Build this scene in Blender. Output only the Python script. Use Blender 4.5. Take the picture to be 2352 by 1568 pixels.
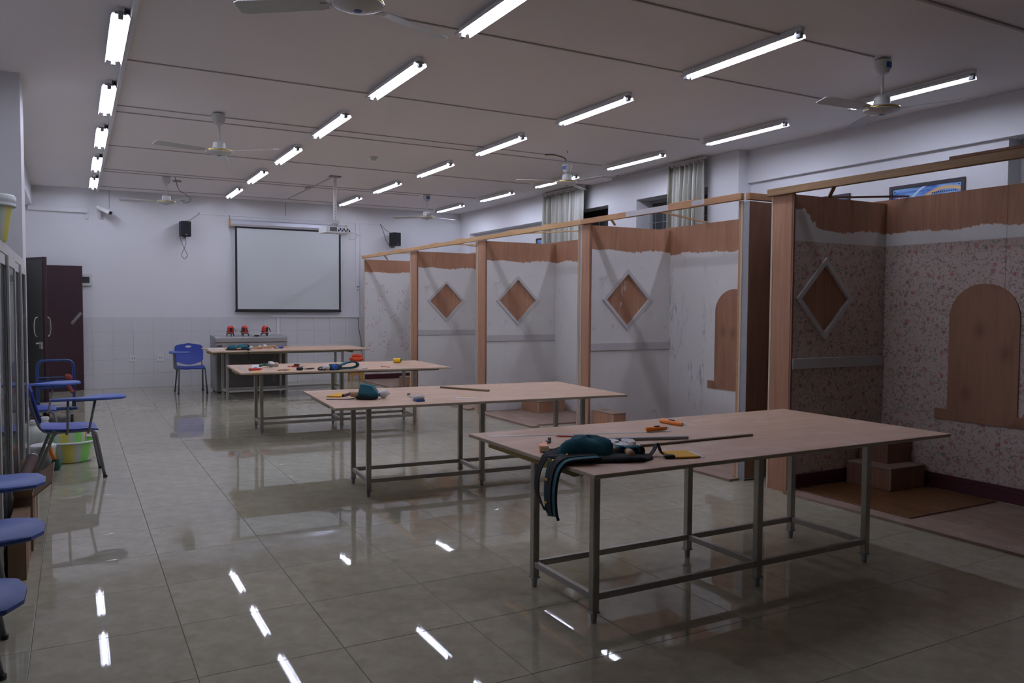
import bpy, math, random
from mathutils import Vector, Matrix
random.seed(7)
PI = math.pi
S = bpy.context.scene
for o in list(bpy.data.objects): bpy.data.objects.remove(o, do_unlink=True)

# ---------------------------------------------------------------- camera
YAW, PITCH, ROLL, FPX, CAMZ = math.radians(28.8314), math.radians(2.5157), math.radians(.387), 1826.16, 1.4965
fw = Vector((math.sin(YAW)*math.cos(PITCH), math.cos(YAW)*math.cos(PITCH), -math.sin(PITCH)))
rt = Vector((math.cos(YAW), -math.sin(YAW), 0)); up = rt.cross(fw)
r2 = rt*math.cos(ROLL)+up*math.sin(ROLL); u2 = up*math.cos(ROLL)-rt*math.sin(ROLL)
cd = bpy.data.cameras.new('camera'); cam = bpy.data.objects.new('camera', cd); S.collection.objects.link(cam)
cd.sensor_width = 36; cd.sensor_fit = 'HORIZONTAL'; cd.lens = FPX/2352*36; cd.clip_start = .05; cd.clip_end = 200
cam.matrix_world = Matrix(((r2.x, u2.x, -fw.x, 0), (r2.y, u2.y, -fw.y, 0), (r2.z, u2.z, -fw.z, CAMZ), (0, 0, 0, 1)))
S.camera = cam
# ---------------------------------------------------------------- world, exposure
w = bpy.data.worlds.new('night'); S.world = w; w.use_nodes = True
w.node_tree.nodes['Background'].inputs[0].default_value = (.010, .013, .02, 1)
w.node_tree.nodes['Background'].inputs[1].default_value = .25
S.view_settings.view_transform = 'Standard'; S.view_settings.look = 'None'
S.view_settings.exposure = 0.0; S.view_settings.gamma = 1.0; S.view_settings.use_curve_mapping = False
TUBE = 57.0                      # radiance of the fluorescent tubes
TUBE_COL = (.86, .91, 1.17)

# ---------------------------------------------------------------- materials
class NT:
    def __init__(s, name):
        s.m = bpy.data.materials.new(name); s.m.use_nodes = True; s.t = s.m.node_tree; s.n = s.t.nodes; s.l = s.t.links
        s.b = s.n['Principled BSDF']; s._tc = None
    def new(s, typ, **k):
        n = s.n.new(typ)
        for a, v in k.items(): setattr(n, a, v)
        return n
    def put(s, sock, v):
        if hasattr(v, 'is_output') or isinstance(v, bpy.types.NodeSocket): s.l.new(v, sock)
        elif v is not None: sock.default_value = v
    def obj(s):
        if not s._tc: s._tc = s.new('ShaderNodeTexCoord')
        return s._tc.outputs['Object']
    def sep(s, v):
        n = s.new('ShaderNodeSeparateXYZ'); s.put(n.inputs[0], v); return n.outputs
    def comb(s, x, y, z=0.):
        n = s.new('ShaderNodeCombineXYZ'); s.put(n.inputs[0], x); s.put(n.inputs[1], y); s.put(n.inputs[2], z); return n.outputs[0]
    def scale(s, v, sc):
        n = s.new('ShaderNodeVectorMath', operation='MULTIPLY'); s.put(n.inputs[0], v); n.inputs[1].default_value = sc; return n.outputs[0]
    def math(s, op, a, b=None, c=None, clamp=False):
        n = s.new('ShaderNodeMath', operation=op, use_clamp=clamp); s.put(n.inputs[0], a)
        if b is not None: s.put(n.inputs[1], b)
        if c is not None: s.put(n.inputs[2], c)
        return n.outputs[0]
    def noise(s, v, sc=5., det=2., rough=.5, dist=0.):
        n = s.new('ShaderNodeTexNoise'); s.put(n.inputs['Vector'], v); n.inputs['Scale'].default_value = sc
        n.inputs['Detail'].default_value = det; n.inputs['Roughness'].default_value = rough; n.inputs['Distortion'].default_value = dist
        return n.outputs['Fac']
    def voro(s, v, sc, rnd=1.):
        n = s.new('ShaderNodeTexVoronoi', voronoi_dimensions='2D'); s.put(n.inputs['Vector'], v); n.inputs['Scale'].default_value = sc
        n.inputs['Randomness'].default_value = rnd; return n.outputs['Distance'], n.outputs['Color']
    def step(s, v, lo, hi):
        n = s.new('ShaderNodeMapRange'); n.clamp = True; s.put(n.inputs[0], v); n.inputs[1].default_value = lo; n.inputs[2].default_value = hi
        return n.outputs[0]
    def mix(s, f, a, b, blend='MIX'):
        n = s.new('ShaderNodeMix', data_type='RGBA', blend_type=blend); s.put(n.inputs[0], f)
        for i, v in ((6, a), (7, b)): s.put(n.inputs[i], (*v, 1) if isinstance(v, tuple) and len(v) == 3 else v)
        return n.outputs[2]
    def bump(s, h, st=.2, d=.002):
        n = s.new('ShaderNodeBump'); n.inputs['Strength'].default_value = st; n.inputs['Distance'].default_value = d; s.put(n.inputs['Height'], h)
        s.l.new(n.outputs[0], s.b.inputs['Normal'])
    def out(s, col, rough=.6, metal=0., spec=.5):
        s.put(s.b.inputs['Base Color'], (*col, 1) if isinstance(col, tuple) and len(col) == 3 else col)
        s.put(s.b.inputs['Roughness'], rough); s.put(s.b.inputs['Metallic'], metal); s.b.inputs['Specular IOR Level'].default_value = spec
        return s.m

def plain(name, col, rough=.6, metal=0., var=.12, sc=14., spec=.5, bump=0.):
    t = NT(name); n = t.noise(t.obj(), sc, 3.)
    d = tuple(c*(1-var) for c in col); u = tuple(min(1, c*(1+var)) for c in col)
    if bump: t.bump(n, bump)
    return t.out(t.mix(n, d, u), rough, metal, spec)

def wood(name, a, b, axis='Z', sc=1., rough=.65, dust=None):
    t = NT(name); o = t.obj(); k = {'X': (1.2, 26, 26), 'Y': (26, 1.2, 26), 'Z': (26, 26, 1.2)}[axis]
    k2 = {'X': (.5, 4, 4), 'Y': (4, .5, 4), 'Z': (4, 4, .5)}[axis]
    g = t.noise(t.scale(o, tuple(v*sc for v in k)), 1.6, 4., .6, .6); lf = t.noise(t.scale(o, k2), 1.3, 3., .5, 1.5)
    f = t.math('ADD', t.math('MULTIPLY', g, .55), t.math('MULTIPLY', lf, .45)); f = t.step(f, .32, .68)
    c = t.mix(f, a, b)
    if dust: c = t.mix(t.math('MULTIPLY', t.step(t.noise(o, 5., 4., .6, 1.), .52, .75), .55), c, dust)
    t.bump(g, .12, .001)
    return t.out(c, rough)

PLY_A, PLY_B = (.275, .125, .066), (.445, .232, .135)
PLASTER = (.72, .70, .67)

def ragged_mask(t, o, zt, amp=.10, fine=.075, tear=False):
    x, y, z = t.sep(o); u = t.math('ADD', x, y)
    if tear: zt_ = t.math('MULTIPLY', t.step(t.math('ADD', x, t.math('MULTIPLY', t.noise(t.comb(x, z), 16., 4., .7), .16)), .36, .20), .155)
    p = t.comb(u, t.math('MULTIPLY', z, .6), 0.)
    n1 = t.noise(p, 2.6, 2.); n2 = t.noise(p, 15., 5., .72, .9)
    h = t.math('ADD', z, t.math('ADD', t.math('MULTIPLY_ADD', n1, amp, -.5*amp), t.math('MULTIPLY_ADD', n2, fine, -.5*fine)))
    if tear: h = t.math('SUBTRACT', h, zt_)
    return t.step(h, zt-.003, zt+.003), u, z

def ply_color(t, o):
    g = t.noise(t.scale(o, (24, 24, 1.2)), 1.6, 4., .6, .6); lf = t.noise(t.scale(o, (4, 4, .6)), 1.3, 3., .5, 1.5)
    f = t.step(t.math('ADD', t.math('MULTIPLY', g, .5), t.math('MULTIPLY', lf, .5)), .32, .68)
    return t.mix(f, PLY_A, PLY_B)

def coated(name, zt, smear=.4, kind='plaster', zpaper=2.04, tear=False):
    t = NT(name); o = t.obj(); m, u, z = ragged_mask(t, o, zt, tear=tear)
    pl = t.mix(t.noise(o, 3., 3.), tuple(c*.92 for c in PLASTER), tuple(min(1, c*1.05) for c in PLASTER))
    sm = t.math('MULTIPLY', t.step(t.noise(t.scale(o, (11, 11, 2.6) if smear > .9 else (9, 9, 7)), 1., 5., .7, .8), .57 if smear < .9 else .55, .70), t.step(t.noise(o, 1.9, 2.), .44, .58))
    pl = t.mix(t.math('MULTIPLY', sm, smear), pl, (.28, .27, .29))
    if kind == 'dense':
        p = t.comb(u, z); ns = t.new('ShaderNodeTexNoise'); t.put(ns.inputs['Vector'], p); ns.inputs['Scale'].default_value = 9.
        q = t.new('ShaderNodeVectorMath', operation='MULTIPLY_ADD'); t.put(q.inputs[0], ns.outputs['Color']); q.inputs[1].default_value = (.05, .05, 0); t.put(q.inputs[2], p)
        q = q.outputs[0]; base = t.mix(t.noise(p, 40., 2.), (.53, .415, .365), (.63, .51, .455))
        ln = t.math('ABSOLUTE', t.math('SUBTRACT', t.noise(q, 24., 2., .5, .7), .5)); sq = t.math('SUBTRACT', 1., t.step(ln, .012, .035))
        sq = t.math('MULTIPLY', sq, t.step(t.noise(p, 13., 1.), .38, .48)); base = t.mix(t.math('MULTIPLY', sq, .85), base, (.19, .17, .12))
        d2, c2 = t.voro(q, 21.); lf = t.math('SUBTRACT', 1., t.step(d2, .16, .24)); lf = t.math('MULTIPLY', lf, t.step(t.sep(c2)[0], .5, .52))
        base = t.mix(t.math('MULTIPLY', lf, .6), base, (.23, .23, .17))
        d, c = t.voro(q, 8.8); rs = t.sep(c); f = t.math('SUBTRACT', 1., t.step(d, .10, .19)); f = t.math('MULTIPLY', f, t.step(rs[1], .25, .27))
        base = t.mix(t.math('MULTIPLY', f, .75), base, t.mix(rs[0], (.36, .07, .09), (.46, .20, .21)))
        col = t.mix(t.step(z, zpaper-.002, zpaper+.002), base, pl)
    elif kind == 'sparse':
        p = t.comb(u, z); ns = t.new('ShaderNodeTexNoise'); t.put(ns.inputs['Vector'], p); ns.inputs['Scale'].default_value = 14.
        q = t.new('ShaderNodeVectorMath', operation='MULTIPLY_ADD'); t.put(q.inputs[0], ns.outputs['Color']); q.inputs[1].default_value = (.06, .06, 0); t.put(q.inputs[2], p)
        q = q.outputs[0]; d, c = t.voro(q, 3.4); clump = t.math('SUBTRACT', 1., t.step(d, .30, .42))
        d2, c2 = t.voro(q, 15.); rs = t.sep(c2); f = t.math('SUBTRACT', 1., t.step(d2, .26, .36)); f = t.math('MULTIPLY', f, clump)
        flw = t.math('MULTIPLY', f, t.step(rs[0], .55, .57)); lvs = t.math('MULTIPLY', f, t.step(rs[0], .45, .43))
        col = t.mix(t.math('MULTIPLY', lvs, .55), pl, (.46, .47, .36)); col = t.mix(t.math('MULTIPLY', flw, .75), col, (.64, .40, .44))
    else: col = pl
    return t.out(t.mix(m, col, ply_color(t, o)), .75)

MAT = {}
def mats():
    m = MAT
    m['wall'] = plain('wall_paint', (.76, .755, .765), .85, var=.03, sc=1.2)
    m['ceiling'] = plain('ceiling_paint', (.86, .81, .79), .9, var=.03, sc=.8)
    t = NT('floor_tile'); o = t.obj(); oi = t.new('ShaderNodeObjectInfo'); n = t.noise(o, 9., 5., .65, .4)
    c = t.mix(t.step(n, .35, .65), (.39, .36, .26), (.475, .44, .325)); v = t.math('MULTIPLY_ADD', oi.outputs['Random'], .10, .95)
    c = t.mix(1., c, t.comb(v, v, v), 'MULTIPLY'); sm = t.step(t.noise(o, 3.2, 3.), .35, .75)
    m['tile'] = t.out(c, t.math('MULTIPLY_ADD', sm, .016, .016), 0., .5)
    m['grout'] = plain('grout', (.10, .09, .075), .9)
    m['wtile'] = plain('wall_tile', (.70, .695, .70), .16, var=.02, sc=3.); m['wgrout'] = plain('wall_grout', (.52, .50, .49), .9)
    m['ply'] = wood('plywood', PLY_A, PLY_B, 'Z'); m['plyx'] = wood('plywood_lengthwise', PLY_A, PLY_B, 'Y')
    t = NT('plywood_paint_splashed'); o = t.obj(); c = ply_color(t, o); nz = t.noise(t.scale(o, (30, 30, 9)), 1., 5., .7, 1.2); rg = t.noise(o, 6., 2.)
    t2 = NT('plywood_knotty'); o2 = t2.obj(); dd, cc = t2.voro(t2.scale(o2, (0, 3.2, 1.6)) if False else t2.comb(t2.math('MULTIPLY', t2.sep(o2)[1], 3.), t2.math('MULTIPLY', t2.sep(o2)[2], 2.)), 1.)
    kn = t2.math('SUBTRACT', 1., t2.step(dd, .02, .20)); m['plyarch'] = t2.out(t2.mix(t2.math('MULTIPLY', kn, .55), t2.mix(.35, ply_color(t2, o2), (.16, .07, .035)), (.10, .04, .02)), .6)
    m['plysplash'] = t.out(t.mix(t.math('MULTIPLY', t.step(nz, .58, .66), t.step(rg, .45, .55)), c, (.62, .60, .58)), .7)
    m['plydark'] = wood('plywood_raw_dark', (.17, .073, .040), (.27, .130, .072), 'Z')
    m['plyedge'] = wood('plywood_edge', (.50, .40, .27), (.62, .52, .38), 'Z'); m['greyedge'] = plain('grey_primed_edge', (.33, .325, .335), .7)
    m['top'] = wood('table_plywood', (.51, .315, .20), (.65, .44, .30), 'X', .8, .55, (.70, .57, .46))
    m['topedge'] = wood('table_plywood_edge', (.36, .30, .21), (.54, .46, .35), 'X', 1.5)
    m['olive'] = wood('painted_batten', (.27, .19, .055), (.38, .28, .09), 'Y'); m['under'] = wood('under_board', (.16, .11, .06), (.25, .18, .10), 'X')
    m['steel'] = plain('stainless_steel', (.40, .385, .34), .34, .85, .2, 9.); m['dustysteel'] = plain('dusty_steel', (.42, .40, .36), .5, .45, .15, 30.)
    m['pine'] = wood('pine_batten', (.50, .29, .12), (.64, .41, .20), 'Y'); m['pineold'] = wood('stained_batten', (.20, .115, .05), (.42, .25, .115), 'Y', 1.4)
    m['pinered'] = wood('reddish_batten', (.40, .20, .09), (.52, .29, .14), 'Y')
    m['trim'] = plain('primed_trim', (.52, .495, .49), .7, var=.06); m['maroon'] = plain('maroon_baseboard', (.060, .008, .014), .45)
    m['lam'] = wood('laminate_plank', (.10, .040, .012), (.17, .075, .025), 'Y', .7, .35); m['board'] = wood('floor_board', (.205, .135, .098), (.305, .21, .155), 'Y', .7, .7, (.40, .33, .28))
    m['white'] = plain('white_plastic', (.74, .74, .73), .4, var=.04); m['offwhite'] = plain('offwhite_enamel', (.62, .61, .58), .35, var=.05)
    m['refl'] = plain('reflector_enamel', (.80, .80, .80), .5, var=.03); m['grey'] = plain('grey_bracket', (.28, .28, .29), .5)
    t = NT('glowing_tube'); e = t.b; e.inputs['Base Color'].default_value = (1, 1, 1, 1); e.inputs['Emission Color'].default_value = (*TUBE_COL, 1); e.inputs['Emission Strength'].default_value = TUBE
    m['tube'] = t.m
    m['conduit'] = plain('conduit', (.50, .46, .44), .7); m['gold'] = plain('gold_band', (.62, .46, .14), .25, .9)
    m['black'] = plain('black_plastic', (.012, .012, .014), .5); m['blackcloth'] = plain('black_webbing', (.010, .011, .014), .85, var=.3, sc=60.)
    m['teal'] = plain('teal_canvas', (.006, .105, .135), .8, var=.25, sc=40., bump=.15); m['tealdark'] = plain('teal_canvas_dark', (.004, .05, .066), .8, var=.25, sc=40.)
    m['blue'] = plain('blue_moulded_plastic', (.022, .052, .33), .42, var=.1); m['bluesteel'] = plain('blue_enamel_tube', (.010, .036, .15), .35, var=.1)
    m['bluetab'] = plain('blue_tablet_board', (.06, .115, .38), .5, var=.1); m['legtube'] = plain('grey_enamel_tube', (.18, .18, .19), .4, .3)
    m['greybody'] = plain('grey_powder_coat', (.27, .275, .27), .45, var=.05); m['greyface'] = plain('dark_grey_front', (.15, .145, .135), .5, var=.08)
    m['red'] = plain('red_plastic', (.55, .028, .015), .35); m['orange'] = plain('orange_plastic', (1., .27, .015), .3, var=.04); m['yellow'] = plain('yellow_plastic', (.85, .55, .01), .4)
    m['screen'] = plain('screen_fabric', (.60, .63, .62), .8, var=.02, sc=1.); m['alucab'] = plain('cabinet_frame', (.56, .55, .51), .4, .15, .08, 30.)
    m['alu'] = plain('brushed_aluminium', (.42, .415, .39), .42, .45, .1, 30.)
    m['silver'] = plain('satin_silver_case', (.58, .60, .66), .3, .5, .06)
    t = NT('window_glass'); g = t.b; g.inputs['Base Color'].default_value = (.05, .06, .06, 1); g.inputs['Roughness'].default_value = .03; m['winglass'] = t.m
    t = NT('cabinet_glass'); t.out(t.mix(t.noise(t.obj(), 2., 2.), (.10, .115, .115), (.13, .145, .15)), .05); t.b.inputs['Alpha'].default_value = .55; m['glass'] = t.m
    m['door'] = plain('maroon_door', (.028, .004, .009), .55, var=.2, sc=4.); m['doorback'] = plain('olive_grey_door_face', (.06, .06, .052), .6, var=.15, sc=2.); m['chrome'] = plain('worn_chrome', (.55, .54, .50), .22, .95)
    m['card'] = wood('cardboard', (.15, .085, .045), (.22, .13, .07), 'Z', .6, .85); m['carddark'] = plain('dark_cardboard', (.055, .026, .018), .85)
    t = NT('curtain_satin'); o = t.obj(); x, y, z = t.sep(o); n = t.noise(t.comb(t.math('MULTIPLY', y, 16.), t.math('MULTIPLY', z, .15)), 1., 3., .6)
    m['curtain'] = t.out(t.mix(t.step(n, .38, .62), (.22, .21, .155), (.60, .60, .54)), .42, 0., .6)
    t = NT('striped_basin'); o = t.obj(); x, y, z = t.sep(o); a = t.math('ARCTAN2', y, x); k = t.math('SINE', t.math('MULTIPLY', a, 4.)); k2 = t.math('SINE', t.math('MULTIPLY', a, 8.))
    c = t.mix(t.math('MULTIPLY', t.step(k, .25, .85), .85), (.62, .67, .60), (.20, .72, .06)); c = t.mix(t.math('MULTIPLY', t.step(t.math('MULTIPLY', k, -1.), .25, .85), .85), c, (.76, .68, .05)); t.out(c, .35); t.b.inputs['Subsurface Weight'].default_value = 0.; m['basin'] = t.m
    m['rim'] = plain('milky_rim', (.66, .70, .66), .35); m['milky'] = plain('milky_plastic', (.58, .60, .55), .4); m['rope'] = plain('red_cloth', (.24, .045, .03), .9, var=.3, sc=50.)
    m['redcloth'] = plain('orange_red_cloth', (.62, .075, .025), .9, var=.3, sc=20., bump=.3); m['stool'] = wood('yellow_pine', (.42, .20, .03), (.55, .29, .06), 'Z')
    m['handle'] = wood('turned_handle', (.38, .21, .10), (.52, .31, .17), 'X'); m['paper'] = plain('paper', (.72, .73, .75), .8, var=.04, sc=50.)
    m['env'] = plain('yellow_card', (.80, .42, .015), .7, var=.08); m['marble'] = plain('marbled_sheet', (.66, .68, .72), .3, var=.2, sc=20.)
    m['green'] = plain('green_handle', (.02, .12, .085), .5); m['bluecap'] = plain('blue_cap', (.02, .10, .42), .35)
    t = NT('poster_print'); o = t.obj(); x, y, z = t.sep(o)     # local x = along the board, z = up
    n = t.noise(t.comb(t.math('ADD', x, t.math('MULTIPLY', z, 1.3)), t.math('MULTIPLY', z, 6.)), 3., 3., .5, .8); c = t.mix(t.step(n, .35, .65), (.02, .10, .46), (.26, .52, .82))
    r = t.math('SQRT', t.math('ADD', t.math('POWER', t.math('SUBTRACT', x, .62), 2.), t.math('POWER', t.math('ADD', z, .48), 2.)))
    band = t.math('MULTIPLY', t.step(r, .385, .395), t.step(r, .43, .41)); c = t.mix(t.math('MULTIPLY', band, .9), c, (.80, .47, .13))
    wv = t.math('MULTIPLY', t.step(t.math('ABSOLUTE', t.math('SUBTRACT', r, .50)), .014, .006), .8); c = t.mix(wv, c, (.70, .82, .92))
    m['poster'] = t.out(c, .35); m['frame'] = plain('dark_frame', (.018, .008, .014), .35); m['ink'] = plain('navy_ink', (.02, .03, .09), .6)
mats()

# ---------------------------------------------------------------- mesh helpers
COL = S.collection
class MB:
    def __init__(s): s.v = []; s.f = []
    def add(s, vs, fs):
        k = len(s.v); s.v += [tuple(v) for v in vs]; s.f += [tuple(i+k for i in f) for f in fs]; return s
    def box(s, x0, x1, y0, y1, z0, z1, M=None):
        vs = [(x, y, z) for z in (z0, z1) for y in (y0, y1) for x in (x0, x1)]
        if M is not None: vs = [M @ Vector(v) for v in vs]
        return s.add(vs, [(0, 2, 3, 1), (4, 5, 7, 6), (0, 1, 5, 4), (2, 6, 7, 3), (0, 4, 6, 2), (1, 3, 7, 5)])
    def bbox(s, x0, x1, y0, y1, z0, z1, b=.003, M=None):       # chamfered box
        b = min(b, (x1-x0)*.45, (y1-y0)*.45, (z1-z0)*.45)
        def ring(z, d): return [(x0+d, y0+b, z), (x0+b, y0+d, z), (x1-b, y0+d, z), (x1-d, y0+b, z), (x1-d, y1-b, z), (x1-b, y1-d, z), (x0+b, y1-d, z), (x0+d, y1-b, z)]
        vs = ring(z0, b)+ring(z0+b, 0)+ring(z1-b, 0)+ring(z1, b)
        fs = [tuple(reversed(range(8))), tuple(range(24, 32))]
        for k in range(3):
            for i in range(8): j = (i+1) % 8; fs.append((k*8+i, k*8+j, k*8+8+j, k*8+8+i))
        if M is not None: vs = [M @ Vector(v) for v in vs]
        return s.add(vs, fs)
    def sweep(s, pts, r, n=8, caps=True, flat=1.):
        pts = [Vector(p) for p in pts]; rs = r if isinstance(r, (list, tuple)) else [r]*len(pts); vs = []; fs = []; prev = None
        for i, p in enumerate(pts):
            d = (pts[min(i+1, len(pts)-1)]-pts[max(i-1, 0)]).normalized()
            if prev is None: a = d.orthogonal().normalized()
            else: a = (prev-d*prev.dot(d)).normalized()
            prev = a; b = d.cross(a)
            for k in range(n): t = 2*PI*k/n; vs.append(p+a*math.cos(t)*rs[i]+b*math.sin(t)*rs[i]*flat)
        for i in range(len(pts)-1):
            for k in range(n): j = (k+1) % n; fs.append((i*n+k, i*n+j, (i+1)*n+j, (i+1)*n+k))
        if caps: fs += [tuple(reversed(range(n))), tuple(range((len(pts)-1)*n, len(pts)*n))]
        return s.add(vs, fs)
    def lathe(s, prof, c=(0, 0, 0), n=20, axis='Z', caps=True, M=None):
        vs = []; fs = []
        for r, h in prof:
            for k in range(n):
                t = 2*PI*k/n; a, b = r*math.cos(t), r*math.sin(t)
                v = {'Z': (a, b, h), 'Y': (a, h, -b), 'X': (h, a, b)}[axis]; v = Vector(v)
                if M is not None: v = M @ v
                vs.append(v+Vector(c))
        for i in range(len(prof)-1):
            for k in range(n): j = (k+1) % n; fs.append((i*n+k, i*n+j, (i+1)*n+j, (i+1)*n+k))
        if caps: fs += [tuple(reversed(range(n))), tuple(range((len(prof)-1)*n, len(prof)*n))]
        return s.add(vs, fs)
    def prism(s, poly, h0, h1, axis='Z'):                      # polygon extruded along an axis
        n = len(poly); f = {'Z': lambda a, b, h: (a, b, h), 'Y': lambda a, b, h: (a, h, b), 'X': lambda a, b, h: (h, a, b)}[axis]
        vs = [f(a, b, h0) for a, b in poly]+[f(a, b, h1) for a, b in poly]
        fs = [tuple(reversed(range(n))), tuple(range(n, 2*n))]+[(i, (i+1) % n, n+(i+1) % n, n+i) for i in range(n)]
        return s.add(vs, fs)
    def ribbon(s, pts, across, wd, th):
        pts = [Vector(p) for p in pts]; vs = []; fs = []; m = len(pts)
        for i, p in enumerate(pts):
            d = (pts[min(i+1, m-1)]-pts[max(i-1, 0)]).normalized(); a = Vector(across[i] if isinstance(across[0], (tuple, list, Vector)) else across)
            a = (a-d*a.dot(d)).normalized(); nrm = d.cross(a)
            for q, e in ((-1, -1), (1, -1), (1, 1), (-1, 1)): vs.append(p+a*q*wd/2+nrm*e*th/2)
        for i in range(m-1):
            for k in range(4): j = (k+1) % 4; fs.append((i*4+k, i*4+j, i*4+4+j, i*4+4+k))
        return s.add(vs, fs+[(3, 2, 1, 0), tuple(range(m*4-4, m*4))])
    def plate(s, outer, inner, h0, h1, axis='Y', n=None):       # plate with a hole; outer and inner have equal counts
        n = len(outer); f = {'Z': lambda a, b, h: (a, b, h), 'Y': lambda a, b, h: (a, h, b), 'X': lambda a, b, h: (h, a, b)}[axis]
        vs = []
        for ring in (outer, inner):
            for h in (h0, h1): vs += [f(a, b, h) for a, b in ring]
        fs = []
        for i in range(n):
            j = (i+1) % n; fs += [(i, j, 2*n+j, 2*n+i), (n+i, 3*n+i, 3*n+j, n+j), (i, n+i, n+j, j), (2*n+i, 2*n+j, 3*n+j, 3*n+i)]
        return s.add(vs, fs)
    def build(s, name, mat, parent=None, smooth=False, loc=None, rot=None):
        me = bpy.data.meshes.new(name); me.from_pydata(s.v, [], s.f); me.update()
        import bmesh
        bm = bmesh.new(); bm.from_mesh(me); bmesh.ops.recalc_face_normals(bm, faces=bm.faces); bm.to_mesh(me); bm.free()
        me.materials.append(MAT[mat] if isinstance(mat, str) else mat)
        if smooth:
            for p in me.polygons: p.use_smooth = True
            if smooth != 'all': me.set_sharp_from_angle(angle=math.radians(38))
        return link(name, me, parent, loc, rot)
def link(name, data, parent=None, loc=None, rot=None):
    o = bpy.data.objects.new(name, data); COL.objects.link(o)
    if parent: o.parent = parent
    if loc: o.location = loc
    if rot: o.rotation_euler = rot
    return o
def tag(o, label, cat, group=None, kind=None):
    o['label'] = label; o['category'] = cat
    if group: o['group'] = group
    if kind: o['kind'] = kind
    return o
def thing(name, label, cat, loc=(0, 0, 0), rz=0., group=None, kind=None):
    o = link(name, None, None, loc, (0, 0, rz)); o.empty_display_size = .1
    return tag(o, label, cat, group, kind)
def copy_tree(o, parent=None):
    c = o.copy(); COL.objects.link(c); c.parent = parent
    for ch in o.children: copy_tree(ch, c)
    return c
def Rz(a): return Matrix.Rotation(a, 4, 'Z')
def T(x, y, z): return Matrix.Translation((x, y, z))
def bez(pts, n=6):                                              # Catmull-Rom through points
    P = [Vector(p) for p in pts]; P = [P[0]*2-P[1]]+P+[P[-1]*2-P[-2]]; out = []
    for i in range(1, len(P)-2):
        for k in range(n):
            t = k/n; out.append(.5*((2*P[i])+(P[i+1]-P[i-1])*t+(2*P[i-1]-5*P[i]+4*P[i+1]-P[i+2])*t*t+(3*P[i]-3*P[i+1]+P[i+2]-P[i-1])*t**3))
    return out+[P[-2]]

# ================================================================ THE ROOM
ZC, YB, YF, XL, XR, XN = 3.4815, 15.66, -6.6, -1.25, 7.33, 7.5
fl = thing('floor', 'polished beige floor tiles reflecting the ceiling lights', 'floor', kind='structure')
MB().box(XL-.1, 7.95, YF-.1, YB+.1, -.12, -.0015).build('grout_bed', 'grout', fl)
X0, Y0, TS = .4135, 3.3436, .6
def tile_mesh(sx, sy, b=.0016):
    m = MB(); a, c = sx/2-.0011, sy/2-.0011
    vs = [(-a, -c, -.0016), (a, -c, -.0016), (a, c, -.0016), (-a, c, -.0016), (-a+b, -c+b, 0), (a-b, -c+b, 0), (a-b, c-b, 0), (-a+b, c-b, 0)]
    return m.add(vs, [(4, 5, 6, 7), (0, 1, 5, 4), (1, 2, 6, 5), (2, 3, 7, 6), (3, 0, 4, 7)])
first = None; rest = MB()
for i in range(-3, 13):
    for j in range(-17, 21):
        xa, xb = max(X0+i*TS, XL), min(X0+(i+1)*TS, 7.75); ya, yb = max(Y0+j*TS, YF), min(Y0+(j+1)*TS, YB)
        if xb-xa < .01 or yb-ya < .01: continue
        cx, cy = (xa+xb)/2, (ya+yb)/2; full = xb-xa > .599 and yb-ya > .599
        if -2 <= i < 9 and -4 <= j < 21:
            if full and first: o = link('tile', first.data, fl)
            else:
                o = tile_mesh(xb-xa, yb-ya).build('tile', 'tile', fl)
                if full: first = o
            o.location = (cx, cy, 0); o.rotation_euler = (random.gauss(0, .0003), random.gauss(0, .0003), 0)
        else:
            tm = tile_mesh(xb-xa, yb-ya); rest.add([(v[0]+cx, v[1]+cy, v[2]) for v in tm.v], tm.f)
o = rest.build('tile_field', 'tile', fl); o['kind'] = 'stuff'

ce = thing('ceiling', 'flat painted ceiling carrying rows of tube lights', 'ceiling', (0, 0, ZC), kind='structure')
MB().box(XL-.1, 7.95, YF-.1, YB+.1, 0, .15).build('ceiling_slab', 'ceiling', ce)

wb = thing('wall_back', 'white far wall with tiled lower half behind the projection screen', 'wall', (0, YB, 0), kind='structure')
MB().box(XL-.1, 7.95, 0, .15, 0, ZC).build('plaster', 'wall', wb)
MB().box(XL, 7.4, -.006, 0, 0, 1.262).build('wall_grout', 'wgrout', wb)
TW, TH = .3225, .2525; ft = None; restw = MB()
for i in range(-4, 23):
    for j in range(5):
        xa, xb = max(.268+i*TW, XL), min(.268+(i+1)*TW, XR)
        if xb-xa < .01: continue
        full = xb-xa > .32
        if xa < 5.2:
            if full and ft: o = link('wall_tile', ft.data, wb)
            else:
                o = MB().bbox(-(xb-xa)/2+.001, (xb-xa)/2-.001, -.012, -.004, -TH/2+.001, TH/2-.001, .0015).build('wall_tile', 'wtile', wb)
                if full: ft = o
            o.location = ((xa+xb)/2, 0, (j+.5)*TH)
        else: restw.bbox(xa+.001, xb-.001, -.012, -.004, j*TH+.001, (j+1)*TH-.001, .0015)
o = restw.build('wall_tile_field', 'wtile', wb); o['kind'] = 'stuff'

wl = thing('wall_left', 'white left wall with a square column beside the glass cabinets', 'wall', (XL, 0, 0), kind='structure')
MB().box(-.15, 0, YF, YB, 0, ZC).build('plaster', 'wall', wl)
MB().box(0, .5, 8.15, YB, 0, ZC).build('pier', 'wall', wl)
MB().box(.5, -XL-.385, 8.15, 8.65, 0, ZC).build('column', 'wall', wl); MB().box(.5, -XL-.6, 8.65, YB, ZC-.34, ZC).build('beam', 'wall', wl)
wf = thing('wall_front', 'plain wall behind the camera', 'wall', (0, YF, 0), kind='structure')
MB().box(XL-.1, 7.95, -.15, 0, 0, ZC).build('plaster', 'wall', wf)

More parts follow.
